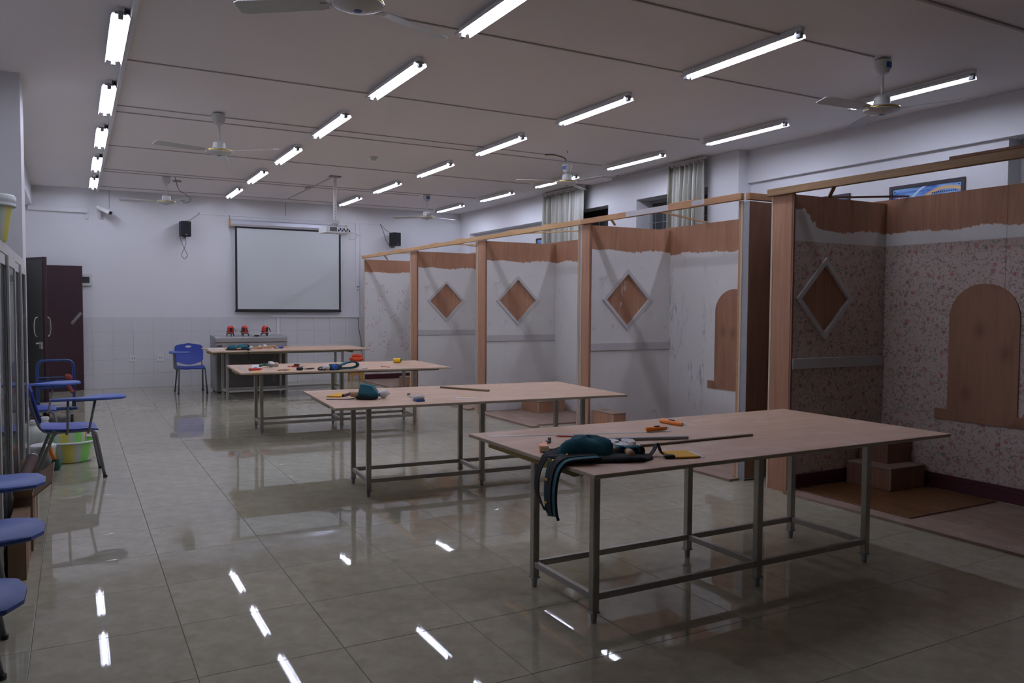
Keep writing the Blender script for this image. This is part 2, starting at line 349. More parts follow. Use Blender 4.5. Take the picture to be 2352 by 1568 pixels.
wr = thing('wall_right', 'white window wall behind the plywood booths', 'wall', (XR, 0, 0), kind='structure')
m = MB()
D = .62
m.box(0, D, 7.45, YB, 3.09, ZC)                       # band above the windows
m.box(0, D, 15.2, YB, 0, 3.09); m.box(0, D, 12.04, 15.2, 3.02, 3.09); m.box(.2, D, 12.04, 15.2, 0, 3.02)
m.box(0, D, 11.9, 12.04, 0, 3.09); m.box(0, D, 9.516, 10.23, 0, 3.09); m.box(0, D, 7.45, 8.0, 0, 3.09)
m.box(0, D, 8.0, 9.516, 0, .95); m.box(0, D, 10.23, 11.9, 0, .95)
m.build('plaster', 'wall', wr)
m = MB(); m.box(.16, D, YF, 7.45, 3.075, ZC).box(.215, D, 4.267, 7.45, 0, 3.075).box(.42, D, YF, 4.267, 0, 3.075); m.build('recessed_plaster', 'wall', wr)
for k, (ya, yb, lab) in enumerate(((8.0, 9.516, 'dark barred window beside the nearer curtain'), (10.23, 11.9, 'dark window half hidden by the farther curtain'))):
    t = thing('window_%d' % (k+1), lab, 'window', (XR+.26, 0, 0), kind='structure')
    f = MB()
    for a, b, c, d in ((ya, yb, .95, 1.0), (ya, yb, 3.04, 3.09), (ya, ya+.05, 1.0, 3.04), (yb-.05, yb, 1.0, 3.04), ((ya+yb)/2-.025, (ya+yb)/2+.025, 1.0, 3.04)): f.box(0, .06, a, b, c, d)
    f.build('window_frame', 'black' if k else 'grey', t)
    MB().box(0, .05, ya+.05, yb-.05, 2.94, 3.04).build('window_head', 'black', t)
    for a, b in ((ya+.05, (ya+yb)/2-.025), ((ya+yb)/2+.025, yb-.05)): MB().box(.02, .03, a, b, 1.0, 2.94).build('pane', 'winglass', t)
    for q in range(1, 9): y = ya+(yb-ya)*q/9; MB().sweep([(-.03, y, .95), (-.03, y, 2.95)], .004, 5).build('bar', 'grey', t)
    for q in range(6): z = 1.5+.25*q; MB().sweep([(-.03, ya, z), (-.03, yb, z)], .004, 5).build('bar', 'grey', t)

# door leaves standing open at the far left corner
t = thing('door_1', 'open door leaf with olive grey face and maroon edge, pull handle', 'door', (-.73, 12.78, 0), -1.10, kind='structure')
MB().bbox(.02, .90, -.02, .02, .01, 2.10, .002).build('leaf', 'door', t)
MB().box(.05, .86, -.024, -.02, .04, 2.06).build('face_panel', 'doorback', t)
h = MB().sweep(bez([(.80, -.02, 1.06), (.80, -.085, 1.08), (.80, -.10, 1.19), (.80, -.085, 1.30), (.80, -.02, 1.32)]), .010, 8).build('pull_handle', 'chrome', t, 'all')
MB().sweep(bez([(.80, .02, 1.06), (.80, .085, 1.08), (.80, .10, 1.19), (.80, .085, 1.30), (.80, .02, 1.32)]), .010, 8).build('pull_handle', 'chrome', t, 'all')
l = MB().bbox(.80, .87, -.05, -.02, .90, 1.0, .004).build('lock_case', 'chrome', t); MB().lathe([(.014, -.09), (.014, -.05)], (.82, 0, .975), 10, 'Y').build('lock_knob', 'chrome', l)
t = thing('door_2', 'dark maroon door leaf folded back against the far wall', 'door', (-.73, 15.50, 0), .03, kind='structure')
MB().bbox(.02, .86, -.02, .02, .01, 2.14, .002).build('leaf', 'door', t)
MB().box(.06, .82, -.026, -.02, .06, 2.08).build('face_panel', 'door', t)
Mh = T(.76, -.03, 1.245) @ Matrix.Rotation(.65, 4, 'Y')
MB().bbox(-.024, .024, -.008, .005, -.12, .12, .008, Mh).build('handle_plate', 'chrome', t)
MB().sweep([Mh @ Vector(p) for p in bez([(0, 0, -.09), (0, -.03, -.08), (0, -.035, 0), (0, -.03, .08), (0, 0, .09)])], .008, 8).build('pull_bar', 'chrome', t, 'all')

# ================================================================ CEILING: LIGHTS, CONDUITS, FANS
RX = [.3026, 2.4554, 4.527, 6.571]; LY0, LD, LL = 5.2281, 1.9879, 1.2
def make_light():
    r = thing('tube_light', 'x', 'ceiling light', group='ceiling tube lights')
    MB().bbox(-.022, .022, -LL-.02, .02, -.030, 0, .003).build('housing', 'refl', r)
    prof = [(-.020, -.030), (-.052, -.040), (-.062, -.066), (-.059, -.066), (-.050, -.043), (-.018, -.034), (.018, -.034), (.050, -.043), (.059, -.066), (.062, -.066), (.052, -.040), (.020, -.030)]
    MB().prism(prof, -LL+.0, 0, 'Y').build('reflector', 'refl', r)
    MB().lathe([(.013, -LL+.03), (.013, -.03)], (0, 0, -.052), 10, 'Y').build('tube', 'tube', r, 'all')
    for y0, y1 in ((-LL-.015, -LL+.03), (-.03, .015)):
        b = MB().bbox(-.016, .016, y0, y1, -.076, -.028, .004).build('lamp_holder', 'grey', r)
        MB().bbox(-.036, .036, y0+.012, y1-.012, -.046, -.034, .003).build('holder_wing', 'grey', b)
    return r
rown = ['leftmost row', 'second row from the left', 'third row from the left', 'row along the window wall']
posn = ['nearest the camera', 'second from the camera', 'third from the camera', 'fourth from the camera', 'fifth from the camera', 'farthest, by the screen wall']
L0 = make_light()
for i in range(4):
    for j in range(6):
        o = L0 if i+j == 0 else copy_tree(L0)
        o.location = (RX[i], LY0+j*LD, ZC); o['label'] = 'glowing white tube light, %s, %s' % (rown[i], posn[j])
def conduit(x0, x1, y, lab, hgt=.009, wd=.017):
    o = MB().bbox(0, x1-x0, -wd/2, wd/2, -hgt, 0, .003).build('ceiling_conduit', 'conduit', None, False, (x0, y, ZC)); tag(o, lab, 'conduit', 'surface conduits across the ceiling')
for j in range(6): conduit(.40, RX[3]-.07, LY0+j*LD+.04, 'thin conduit across the ceiling at the %s line of lights' % ['nearest', 'second', 'third', 'fourth', 'fifth', 'farthest'][j])
for y, x1, n in ((4.2, 5.55, 'nearest'), (8.95, 5.47, 'middle'), (13.45, 5.47, 'farthest')): conduit(.40, x1, y, 'thin conduit feeding the %s pair of ceiling fans' % n)
conduit(.40, 7.3, 3.28, 'dark conduit at the top right, nearest the camera', .014, .028)
o = MB().bbox(.362, .398, 3.2, YB-.02, -.055, 0, .004).build('cable_trunking', 'wall', None, False, (0, 0, ZC)); tag(o, 'white square trunking beside the leftmost row of lights', 'trunking')

def make_fan():
    r = thing('ceiling_fan', 'x', 'ceiling fan', group='white three-blade ceiling fans')
    MB().lathe([(.058, -.012), (.066, -.02), (.062, -.075), (.045, -.115), (.016, -.13)], (0, 0, 0), 18).build('canopy', 'offwhite', r, True)
    MB().lathe([(.006, 0), (.006, -.03)], (0, 0, 0), 8).build('hook', 'grey', r)
    MB().lathe([(.011, -.12), (.011, -.31)], (0, 0, 0), 10).build('down_rod', 'offwhite', r, 'all')
    mo = MB().lathe([(.012, -.285), (.045, -.292), (.062, -.31), (.066, -.37), (.12, -.378), (.135, -.388), (.135, -.41), (.10, -.425), (.05, -.437), (.0001, -.441)], (0, 0, 0), 24).build('motor', 'offwhite', r, True)
    MB().lathe([(.1365, -.389), (.1385, -.393), (.1385, -.399), (.1365, -.403)], (0, 0, 0), 24, caps=False).build('gold_band', 'gold', mo, 'all')
    MB().lathe([(.022, -.437), (.022, -.443), (.0001, -.4435)], (0, 0, 0), 12).build('badge', 'bluecap', mo)
    for k in range(3):
        M = Rz(k*2*PI/3)
        ir = MB().bbox(.115, .20, -.018, .018, -.405, -.399, .002, M); ir.build('blade_iron', 'offwhite', r)
        M2 = M @ T(.16, 0, -.398) @ Matrix.Rotation(.19, 4, 'X')
        o = MB(); P = [(0, -.038), (.05, -.052), (.46, -.064), (.50, -.052), (.50, .048), (.47, .062), (.05, .052), (0, .038)]; n = len(P)
        o.add([M2 @ Vector((a, b, z)) for z in (-.002, .002) for a, b in P], [tuple(reversed(range(n))), tuple(range(n, 2*n))]+[(i, (i+1) % n, n+(i+1) % n, n+i) for i in range(n)])
        o.build('blade', 'offwhite', r)
    return r
FAN = make_fan()
fans = [(5.66, 4.2, 177, 'dusky ceiling fan in front of a lit tube at the upper right', 1), (5.53, 8.62, 158, 'ceiling fan before the far curtain, its cover slipped down the rod', 1), (1.345, 8.78, 197, 'ceiling fan left of centre, with gold banded motor', 0),
        (1.28, 13.5, 170, 'small distant ceiling fan above the left loudspeaker', 0), (5.54, 13.25, 135, 'small distant ceiling fan above the right loudspeaker', 1), (1.33, 4.12, 145, 'ceiling fan cut off by the top edge of the picture', 0)]
for k, (x, y, a, lab, st) in enumerate(fans):
    o = FAN if k == 0 else copy_tree(FAN); o.location = (x, y, ZC); o.rotation_euler = (0, 0, math.radians(a)); o['label'] = lab
    if k == 1:
        for ch in o.children:
            if ch.name.startswith('canopy'): ch.location.z = -.16
FANS = [o for o in bpy.data.objects if o.name.startswith('ceiling_fan')]
for k, (x, y, a, lab, st) in enumerate(fans):
    o = FANS[k]
    if st:
        zz = -.20 if k == 1 else -.04
        mm = MB(); a0 = math.radians((-95 if k != 1 else 200)-a); vs = []; n = 5
        for z in (zz, zz-.045):
            for q in range(n): tt = a0+(q-2)*.22; rr = .0675; vs.append((rr*math.cos(tt), rr*math.sin(tt), z))
        mm.add(vs, [(q, q+1, n+q+1, n+q) for q in range(n-1)]); s_ = mm.build('sticker', 'bluecap', o); s_['label'] = 'blue sticker'
# loose wiring by the slipped fan
w_ = MB().sweep(bez([(5.40, 8.95, ZC-.01), (5.47, 8.85, ZC-.02), (5.515, 8.68, ZC-.08), (5.525, 8.63, ZC-.13)]), .008, 6).build('loose_wire', 'card', None, 'all'); tag(w_, 'loose brown wire running to the slipped ceiling fan', 'wire')
w_ = MB().sweep(bez([(1.40, 13.44, ZC-.01), (1.44, 13.3, ZC-.22), (1.53, 13.2, ZC-.30), (1.60, 13.2, ZC-.38), (1.52, 13.2, ZC-.43), (1.46, 13.2, ZC-.38)]), .004, 6).build('loose_wire', 'black', None, 'all'); tag(w_, 'black wire curling down beside the far left fan', 'wire')
o = thing('smoke_detector', 'small round cream smoke detector on the ceiling', 'smoke detector', (3.534, 10.29, ZC))
MB().lathe([(.055, 0), (.055, -.018), (.04, -.022)], (0, 0, 0), 18).build('base', 'offwhite', o, True); MB().lathe([(.036, -.022), (.036, -.042), (.02, -.05)], (0, 0, 0), 14).build('sensor_head', 'offwhite', o, True)
o = thing('ceiling_sensor', 'flat round grey plate on the ceiling by the far left fan', 'sensor', (1.48, 13.9, ZC)); MB().lathe([(.07, 0), (.07, -.012), (.05, -.02)], (0, 0, 0), 18).build('plate', 'grey', o, True)
MB().lathe([(.03, -.02), (.02, -.03)], (0, 0, 0), 12).build('lens', 'offwhite', o, True)

# projector on its pole
t = thing('projector', 'white projector hanging from the ceiling pole in front of the screen', 'projector', (3.54, 12.11, ZC), .12)
MB().bbox(-.085, .085, -.05, .05, -.02, 0, .004).build('ceiling_plate', 'grey', t)
po = MB().bbox(-.021, .021, -.021, .021, -.70, -.02, .005).build('pole', 'offwhite', t)
for k in range(6): MB().lathe([(.006, -.0225), (.006, -.020)], (0, 0, -.45-.045*k), 8, 'Y').build('pole_hole', 'black', po)
MB().bbox(-.055, .055, -.05, .05, -.74, -.68, .006).bbox(-.10, .10, -.012, .012, -.775, -.755, .004).bbox(-.012, .012, -.1, .1, -.775, -.755, .004).build('mount_bracket', 'alu', t)
bd = MB().prism([(-.21, -.88), (.19, -.875), (.21, -.86), (.20, -.785), (-.15, -.785), (-.20, -.80)], -.15, .15, 'Y').build('body', 'white', t)
MB().box(-.145, -.035, -.153, -.149, -.86, -.795).build('rear_grille', 'black', bd)
for k in range(6): MB().box(-.143, -.037, -.156, -.152, -.855+.0105*k, -.851+.0105*k).build('grille_slat', 'grey', bd)
for k in range(7): x = -.015+.029*k; MB().box(x, x+.02, -.154, -.149, -.858 + (.02 if k % 2 else 0), -.83+(.025 if k % 2 else 0)).build('port', 'ink' if k % 3 else 'black', bd)
MB().lathe([(.035, .15), (.035, .17), (.028, .175)], (-.08, 0, -.83), 16, 'Y').build('lens', 'black', bd, True)
MB().sweep(bez([(.12, -.155, -.84), (.17, -.20, -.90), (.14, -.2, -.965), (.22, -.2, -.97), (.28, -.19, -.90), (.19, -.16, -.855), (.36, -.15, -.90)]), .006, 6).build('cable', 'offwhite', t, 'all')
o = MB().bbox(-.009, .009, -2.95, 0, -.012, 0, .003).build('projector_conduit', 'conduit', None, False, (3.53, 12.17, ZC), (0, 0, PI)); tag(o, 'thin conduit running along the ceiling from the projector to the screen wall', 'conduit')
o = MB().bbox(-.04, .04, -.06, .06, -.035, 0, .006).build('junction_box', 'conduit', None, False, (3.47, 13.45, ZC)); tag(o, 'small junction box on the ceiling behind the projector', 'junction box')

# ================================================================ FAR WALL THINGS
t = thing('projection_screen', 'pulled-down projection screen with black border on the far wall', 'screen', (3.66, YB-.10, 0))
c = MB().prism([(-.04, 3.0), (-.04, 3.06), (-.02, 3.085), (.04, 3.085), (.05, 3.05), (.04, 2.965), (-.02, 2.96)], -1.09, 1.10, 'X').build('roller_case', 'silver', t)
MB().bbox(-1.11, -1.085, -.055, .06, 2.945, 3.09, .006).build('end_cap', 'pine', c); MB().bbox(1.095, 1.12, -.055, .06, 2.945, 3.09, .006).build('end_cap', 'pine', c)
MB().sweep([(-1.1, .02, 3.08), (-1.1, .04, 3.16)], .008, 6).build('hanging_hook', 'grey', c)
MB().box(-.972, .966, .008, .012, 1.415, 2.93).build('picture_area', 'screen', t)
for a, b, c_, d in ((-1.01, -.972, 1.385, 2.97), (.966, 1.004, 1.385, 2.97), (-.972, .966, 2.93, 2.97), (-.972, .966, 1.385, 1.415)): MB().box(a, b, .007, .013, c_, d).build('black_border', 'black', t)
MB().bbox(-1.02, 1.012, -.004, .024, 1.362, 1.388, .006).build('bottom_bar', 'black', t)

def speaker(x, lab, rz):
    t = thing('loudspeaker', lab, 'loudspeaker', (x, YB-.17, 2.72), rz, 'wall loudspeakers')
    MB().bbox(-.085, .085, -.08, .09, 0, .27, .005).build('cabinet', 'black', t)
    g = MB().bbox(-.078, .078, -.09, -.08, .008, .262, .003).build('grille', 'blackcloth', t); MB().box(-.018, .022, -.0915, -.09, .025, .033).build('badge', 'alu', g)
    MB().bbox(-.02, .02, .03, .16, -.035, 0, .004).build('wall_bracket', 'grey', t)
    return t
s1 = speaker(1.775, 'black loudspeaker left of the screen, its wire looped below it', .12)
MB().sweep(bez([(-.075, .05, 0), (-.05, .06, -.10), (.0, .06, -.22), (.045, .06, -.33), (.0, .06, -.40), (-.05, .06, -.33), (-.01, .06, -.22), (.025, .06, -.12), (.02, .05, 0)], 5), .004, 6).build('speaker_wire', 'carddark', s1, 'all')
s2 = speaker(5.78, 'black loudspeaker right of the screen, close above the booths', .30)
MB().sweep(bez([(-.27, .14, .43), (-.20, .13, .28), (-.15, .10, .10), (-.09, .06, -.01), (-.02, .05, -.03)]), .005, 6).build('speaker_wire', 'black', s2, 'all')
MB().sweep(bez([(-.27, .14, .43), (-.16, .12, .33), (-.07, .09, .27)]), .004, 6).build('speaker_wire', 'carddark', s2, 'all')
w_ = MB().sweep(bez([(1.72, YB-.1, 3.0), (1.85, YB-.05, 3.02), (1.95, YB-.02, 3.09), (2.035, YB-.008, 3.15)]), .004, 6).sweep([(2.035, YB-.008, 3.15), (2.035, YB-.008, 3.18)], .006, 6).build('speaker_cable', 'carddark', None, 'all'); tag(w_, 'thin brown cable rising from the left loudspeaker', 'cable')
o = MB().bbox(2.035, 5.52, -.012, 0, 3.15, 3.165, .003).build('cable_trunking', 'wall', None, False, (0, YB, 0)); tag(o, 'thin cable strip running level along the wall above the screen', 'trunking')
o = MB().bbox(4.99, 5.07, -.035, 0, 1.25, 3.15, .004).build('cable_trunking', 'wall', None, False, (0, YB, 0)); tag(o, 'upright white trunking between the screen and the right loudspeaker', 'trunking')
so = thing('trunk_socket', 'small socket and switch set into the upright trunking', 'socket', (5.03, YB-.035, 1.80)); MB().bbox(-.032, .032, -.008, 0, -.05, .10, .003).build('plate', 'white', so)
for dx, dz in ((-.014, .075), (.012, .075), (0, .01)): MB().box(dx-.007, dx+.007, -.010, -.008, dz-.014, dz+.014).build('slot', 'black', so)
o = MB().bbox(3.30, 4.99, -.04, -.012, 1.255, 1.30, .004).build('cable_trunking', 'wall', None, False, (0, YB, 0)); tag(o, 'level white trunking along the top of the wall tiles under the screen', 'trunking')
o = MB().bbox(3.42, 3.47, -.035, -.012, .02, 1.254, .004).build('cable_trunking', 'wall', None, False, (0, YB, 0)); tag(o, 'short upright trunking dropping behind the grey console', 'trunking')
o = MB().bbox(-.66, .24, -.05, 0, 3.06, 3.14, .004).bbox(.20, .24, -.03, 0, 2.96, 3.06, .003).build('cable_trunking', 'wall', None, False, (0, YB, 0)); tag(o, 'stepped white trunking below the ceiling in the far left corner', 'trunking')
o = MB().bbox(.558, .57, -.01, 0, 3.16, ZC, .003).build('cable_trunking', 'conduit', None, False, (0, YB, 0)); tag(o, 'thin upright strip from the ceiling down to the security camera', 'trunking')
o = MB().bbox(3.60, 3.615, -.01, 0, 3.22, ZC, .003).build('cable_trunking', 'conduit', None, False, (0, YB, 0)); tag(o, 'thin upright strip on the wall above the middle of the screen', 'trunking')
for x, lab in ((.908, 'left of the two wall sockets low on the tiles'), (1.35, 'right of the two wall sockets low on the tiles, nearer the blue chair')):
    t = thing('wall_socket', lab, 'socket', (x, YB-.012, .528), 0, 'sockets on the far wall'); f_ = MB().bbox(-.06, .06, -.010, 0, -.06, .06, .004).build('plate', 'white', t)
    for dx in (-.018, .018): MB().box(dx-.004, dx+.004, -.012, -.009, -.015, .015).build('slot', 'black', f_)
t = thing('breaker_panel', 'cream breaker box with dark window beside the maroon door', 'breaker box', (.14, YB, 1.905))
MB().bbox(-.14, .14, -.04, 0, -.105, .105, .008).build('box_cover', 'offwhite', t); MB().bbox(-.10, .10, -.048, -.038, -.05, .055, .004).build('dark_window', 'black', t)
t = thing('security_camera', 'white bullet security camera on a wall bracket, angled down', 'camera', (.44, YB, 3.02))
MB().lathe([(.05, -.02), (.05, 0)], (0, 0, 0), 16, 'Y').build('wall_plate', 'offwhite', t, True); MB().sweep([(0, -.01, 0), (0, -.09, .01), (.0, -.11, .06)], .018, 8).build('arm', 'grey', t, True)
Mc = T(.03, -.15, .105) @ Rz(.95) @ Matrix.Rotation(.45, 4, 'X')
b_ = MB().bbox(-.045, .045, -.14, .12, -.035, .035, .012, Mc).build('body', 'white', t); MB().bbox(-.055, .055, -.18, .12, .036, .046, .003, Mc).build('sun_hood', 'white', b_); MB().bbox(-.04, .04, -.146, -.138, -.03, .03, .004, Mc).build('lens_face', 'black', b_)
o = MB().sweep(bez([(5.03, YB-.05, 1.26), (5.05, YB-.06, 1.0), (5.09, YB-.06, .75), (5.10, YB-.06, .55)]), .005, 6).build('hanging_cable', 'carddark', None, 'all'); tag(o, 'thin purple-brown cable dangling below the upright trunking', 'cable')

# ================================================================ CURTAINS, POSTERS
def curtain(y0, y1, lab, seed):
    rnd = random.Random(seed); n = 90; ph = [rnd.uniform(0, 6) for _ in range(4)]; m = MB(); rows = [.15, .8, 1.6, 2.4, 3.0, 3.3, 3.42]; vs = []
    for z in rows:
        k = .6+.4*min(1, (3.42-z)/.5)
        for i in range(n+1):
            u = i/n; y = y0+(y1-y0)*u
            d = .045*math.sin(u*2*PI*7+ph[0]+.5*math.sin(u*9+ph[1]))+.018*math.sin(u*2*PI*15+ph[2]+z*.4)
            vs.append((XR-.12+d*k, y+.012*math.sin(u*40+z), z))
    nv = n+1
    fs = [(r*nv+i, r*nv+i+1, (r+1)*nv+i+1, (r+1)*nv+i) for r in range(len(rows)-1) for i in range(n)]
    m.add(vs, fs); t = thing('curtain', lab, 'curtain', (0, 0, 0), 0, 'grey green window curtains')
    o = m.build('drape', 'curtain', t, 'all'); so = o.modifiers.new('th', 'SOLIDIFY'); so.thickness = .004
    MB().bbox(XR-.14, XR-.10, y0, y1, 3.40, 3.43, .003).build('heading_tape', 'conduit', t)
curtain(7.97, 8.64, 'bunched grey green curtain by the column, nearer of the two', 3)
curtain(10.72, 11.98, 'bunched grey green curtain behind the fan, farther of the two', 5)
for y0, y1, lab in ((7.9, 9.95, 'curtain track along the ceiling over the nearer curtain'), (10.7, 12.02, 'curtain track along the ceiling over the farther curtain')):
    o = MB().bbox(XR-.14, XR-.10, y0, y1, ZC-.05, ZC-.02, .003).bbox(XR-.13, XR-.11, y0+.1, y0+.14, ZC-.02, ZC, .002).bbox(XR-.13, XR-.11, y1-.14, y1-.1, ZC-.02, ZC, .002).build('curtain_track', 'conduit'); tag(o, lab, 'curtain track')
o = MB().bbox(XR-.30, XR-.02, 9.98, 10.66, ZC-.03, ZC, .004).build('pelmet_board', 'ceiling'); tag(o, 'short flat board on the ceiling above the farther curtain', 'board')
def poster(x, y0, y1, ztop, h, lab):
    L = y1-y0; t = thing('framed_poster', lab, 'poster', (x, y1, ztop-h), 0, 'blue framed notice boards'); t.rotation_euler = (0, 0, -PI/2)
    # local x runs towards the camera along the wall; local -y faces the room
    M = None; f = MB()
    for a, b, c_, d in ((0, L, h-.035, h), (0, L, 0, .035), (0, .035, .035, h-.035), (L-.035, L, .035, h-.035)): f.box(a, b, -.022, 0, c_, d)
    f.build('frame', 'frame', t); p = MB().box(.035, L-.035, -.012, -.004, -h+.035, -.035).build('print', 'poster', t); p.location = (0, 0, h)
    rnd = random.Random(int(y0*100))
    for ln, (xa, n, z, s_) in enumerate(((.16, 11, h-.145, .016), (.47, 12, h-.12, .015), (.47, 14, h-.155, .014))):
        q = MB()
        for k in range(n):
            xx = xa+k*s_*1.45
            if xx > L-.08: break
            q.box(xx, xx+s_*.75, -.0135, -.012, z, z+s_*rnd.uniform(.6, .9)); q.box(xx+s_*.1, xx+s_*.25, -.0135, -.012, z-.004, z+s_)
        if q.v: q.build('lettering', 'ink', t)
    if L > .3:
        MB().lathe([(.022, -.0135), (.022, -.012)], (.11, 0, h-.14), 18, 'Y').build('emblem', 'red', t); MB().lathe([(.016, -.0145), (.016, -.0135)], (.11, 0, h-.14), 18, 'Y').build('emblem_centre', 'paper', t)
        for xx in (.06, L-.06): MB().lathe([(.007, -.016), (.007, -.012)], (xx, 0, h-.06), 8, 'Y').build('screw', 'black', t)
poster(XR+.214, 4.66, 5.467, 2.775, .55, 'blue notice board with orange swoosh, above the near floral booth')
poster(XR+.214, 5.96, 6.75, 2.775, .55, 'blue notice board half hidden behind the near booth corner')
poster(XR+.199, 12.055, 12.75, 2.755, .55, 'small far blue notice board beside the farther curtain')

# ================================================================ BOOTHS
XF, XB, PH = 5.07, 6.2, 2.41
MAT['papA'] = coated('floral_paper_wall', 2.14, .35, 'dense'); MAT['papT'] = coated('torn_floral_paper_wall', 2.14, .35, 'dense', tear=True); MAT['plB'] = coated('plaster_wall_b', 2.14, .45); MAT['plC'] = coated('plaster_wall_c', 2.14, .4); MAT['plD'] = coated('plaster_wall_d', 2.14, .4)
MAT['plBack'] = coated('smeared_plaster_wall', 2.12, 1.), ; MAT['plBack'] = MAT['plBack'][0]; MAT['papE'] = coated('sparse_floral_wall', 2.16, .12, 'sparse')
def rect_ring(x0, x1, z0, z1, cx, cz, hx, hz, k=5):
    out, inn = [], []
    cor = [(x1, z0), (x1, z1), (x0, z1), (x0, z0)]; dia = [(cx, cz-hz), (cx+hx, cz), (cx, cz+hz), (cx-hx, cz)]
    for i in range(4):
        a, b = cor[i-1], cor[i]; p, q = dia[i], dia[(i+1) % 4]
        # walk the outline from side mid to side mid through a corner
    mids = [(cx, z0), (x1, cz), (cx, z1), (x0, cz)]
    for i in range(4):
        a, c, b = mids[i], cor[i], mids[(i+1) % 4]; p, q = dia[i], dia[(i+1) % 4]; h = k
        for s in range(2*h):
            t = s/(2*h); inn.append((p[0]+(q[0]-p[0])*t, p[1]+(q[1]-p[1])*t))
            if s < h: u = s/h; out.append((a[0]+(c[0]-a[0])*u, a[1]+(c[1]-a[1])*u))
            else: u = (s-h)/h; out.append((c[0]+(b[0]-c[0])*u, c[1]+(b[1]-c[1])*u))
    return out, inn
def far_partition(y0, y1, mat, lab, cx, cz=1.582, hx=.30, base=False, splash=False):
    t = thing('booth_partition', lab, 'partition', (XF, y0, 0), 0, 'plywood partitions with diamond panels')
    L = XB-XF-.002; out, inn = rect_ring(0, L, .02, PH, cx, cz, hx, hx)
    MB().plate(out, inn, 0, .015, 'Y').build('panel', mat, t)
    MB().box(cx-hx-.02, cx+hx+.02, .016, .024, cz-hx-.02, cz+hx+.02).build('diamond_board', 'plysplash' if splash else 'ply', t)
    fr = hx+.052; D1 = [(cx, cz-fr), (cx+fr, cz), (cx, cz+fr), (cx-fr, cz)]; D0 = [(cx, cz-hx), (cx+hx, cz), (cx, cz+hx), (cx-hx, cz)]
    for i in range(4):
        j = (i+1) % 4; MB().prism([D1[i], D1[j], D0[j], D0[i]], -.016, 0, 'Y').build('diamond_frame', 'trim', t)
    MB().bbox(.0, L-.003, -.016, 0, 1.005, 1.092, .003).build('chair_rail', 'trim', t)
    MB().box(0, L, y1-y0-.015, y1-y0, .02, PH).build('rear_panel', 'plydark', t)
    MB().box(.0, .04, .016, y1-y0-.016, .02, PH).build('stud', 'ply', t)
    p = MB().box(-.018, 0, .012, y1-y0-.022, 0, PH+.01).build('post_face', 'ply', t)
    MB().box(-.016, .001, -.006, .011, 0, PH+.01).build('dark_edge_strip', 'plydark', p); MB().box(-.020, 0, y1-y0-.021, y1-y0-.003, 0, PH+.01).build('pale_edge_strip', 'plyedge', p)
    if base: MB().bbox(0, L, -.018, 0, .035, .145, .004).build('baseboard', 'maroon', t)
    return t
far_partition(4.525, 4.754, 'papT', 'dark floral papered partition with diamond panel, nearest the camera', .372, 1.578, .285, True)
far_partition(7.385, 7.568, 'plB', 'white plastered partition with the paint-splashed diamond panel', .508, splash=True)
far_partition(9.958, 10.218, 'plC', 'white plastered partition with diamond panel, second from the camera side white ones', .50)
far_partition(12.498, 12.79, 'plD', 'white plastered partition with the smallest, farthest diamond panel', .517)
# paint splashes on the second diamond
def near_partition(y0, y1, lab):
    t = thing('booth_end_panel', lab, 'partition', (XF, y0, 0), 0, 'thin plywood booth ends')
    L = XB-XF-.002; d = y1-y0
    MB().box(.0, L, 0, .012, .02, PH).build('outer_sheet', 'plydark', t); MB().box(0, L, d-.012, d, .02, PH).build('inner_sheet', 'plBack', t)
    MB().box(-.006, 0, 0, d*.60, 0, PH).build('grey_edge', 'greyedge', t); MB().box(-.010, 0, d*.60, d*.78, 0, PH+.01).build('pale_edge', 'plyedge', t); MB().box(-.008, 0, d*.78, d, 0, PH+.01).build('brown_edge', 'pinered', t)
    return t
near_partition(5.012, 5.13, 'dark raw plywood booth end behind the nearest post')
near_partition(7.572, 7.645, 'thin plywood booth end against the second post')
near_partition(10.222, 10.292, 'thin plywood booth end against the third post')
near_partition(12.794, 12.845, 'thin plywood booth end against the fourth post')
t = thing('booth_partition', 'pale floral papered panel closing the farthest booth', 'partition', (XF, 15.30, 0), 0, 'plywood partitions with diamond panels')
MB().box(0, XB-XF, 0, .03, .02, PH).build('panel', 'papE', t); MB().box(-.01, 0, -.002, .032, 0, PH).build('edge_strip', 'plyedge', t); MB().bbox(.0, XB-XF, -.016, 0, .03, .125, .004).build('baseboard', 'maroon', t)
def back_panel(y0, y1, mat, lab, arch=None, seam=None, base=False):
    t = thing('booth_back_panel', lab, 'partition', (XB, y0, 0), 0, 'plywood booth back panels'); L = y1-y0
    if seam: MB().box(0, .015, 0, seam-y0-.002, .02, 2.44).build('panel', mat, t); MB().box(.002, .017, seam-y0+.002, L, .02, 2.44).build('panel', mat, t)
    else: MB().box(0, .015, 0, L, .02, 2.44).build('panel', mat, t)
    if arch:
        c_, hw, zs, zt, s0, s1 = arch; c_ -= y0; rz_ = zt-zs
        P = [(s0-y0, .605), (s1-y0, .605), (s1-y0, .69), (c_+hw, .69), (c_+hw, zs)]
        for k in range(1, 16): a = PI*k/16; P.append((c_+hw*math.cos(a), zs+rz_*math.sin(a)))
        P += [(c_-hw, zs), (c_-hw, .69), (s0-y0, .69)]
        MB().prism(P, -.010, 0, 'X').build('arched_board', 'plyarch', t)
    if base: MB().bbox(-.018, 0, 0, L-.235, .035, .155, .004).bbox(-.024, -.018, 0, L-.25, .12, .135, .002).build('baseboard', 'maroon', t)
    return t
back_panel(1.6, 4.74, 'papA', 'dark floral papered back wall with arched plywood board, nearest the camera', (3.65, .275, 1.43, 1.70, 3.24, 4.03), 3.50, True)
back_panel(5.02, 7.56, 'plBack', 'smeared white back wall with a half hidden arched board', (6.32, .285, 1.45, 1.70, 5.93, 6.71))
back_panel(7.58, 10.21, 'plC', 'white plastered back wall of the middle booth')
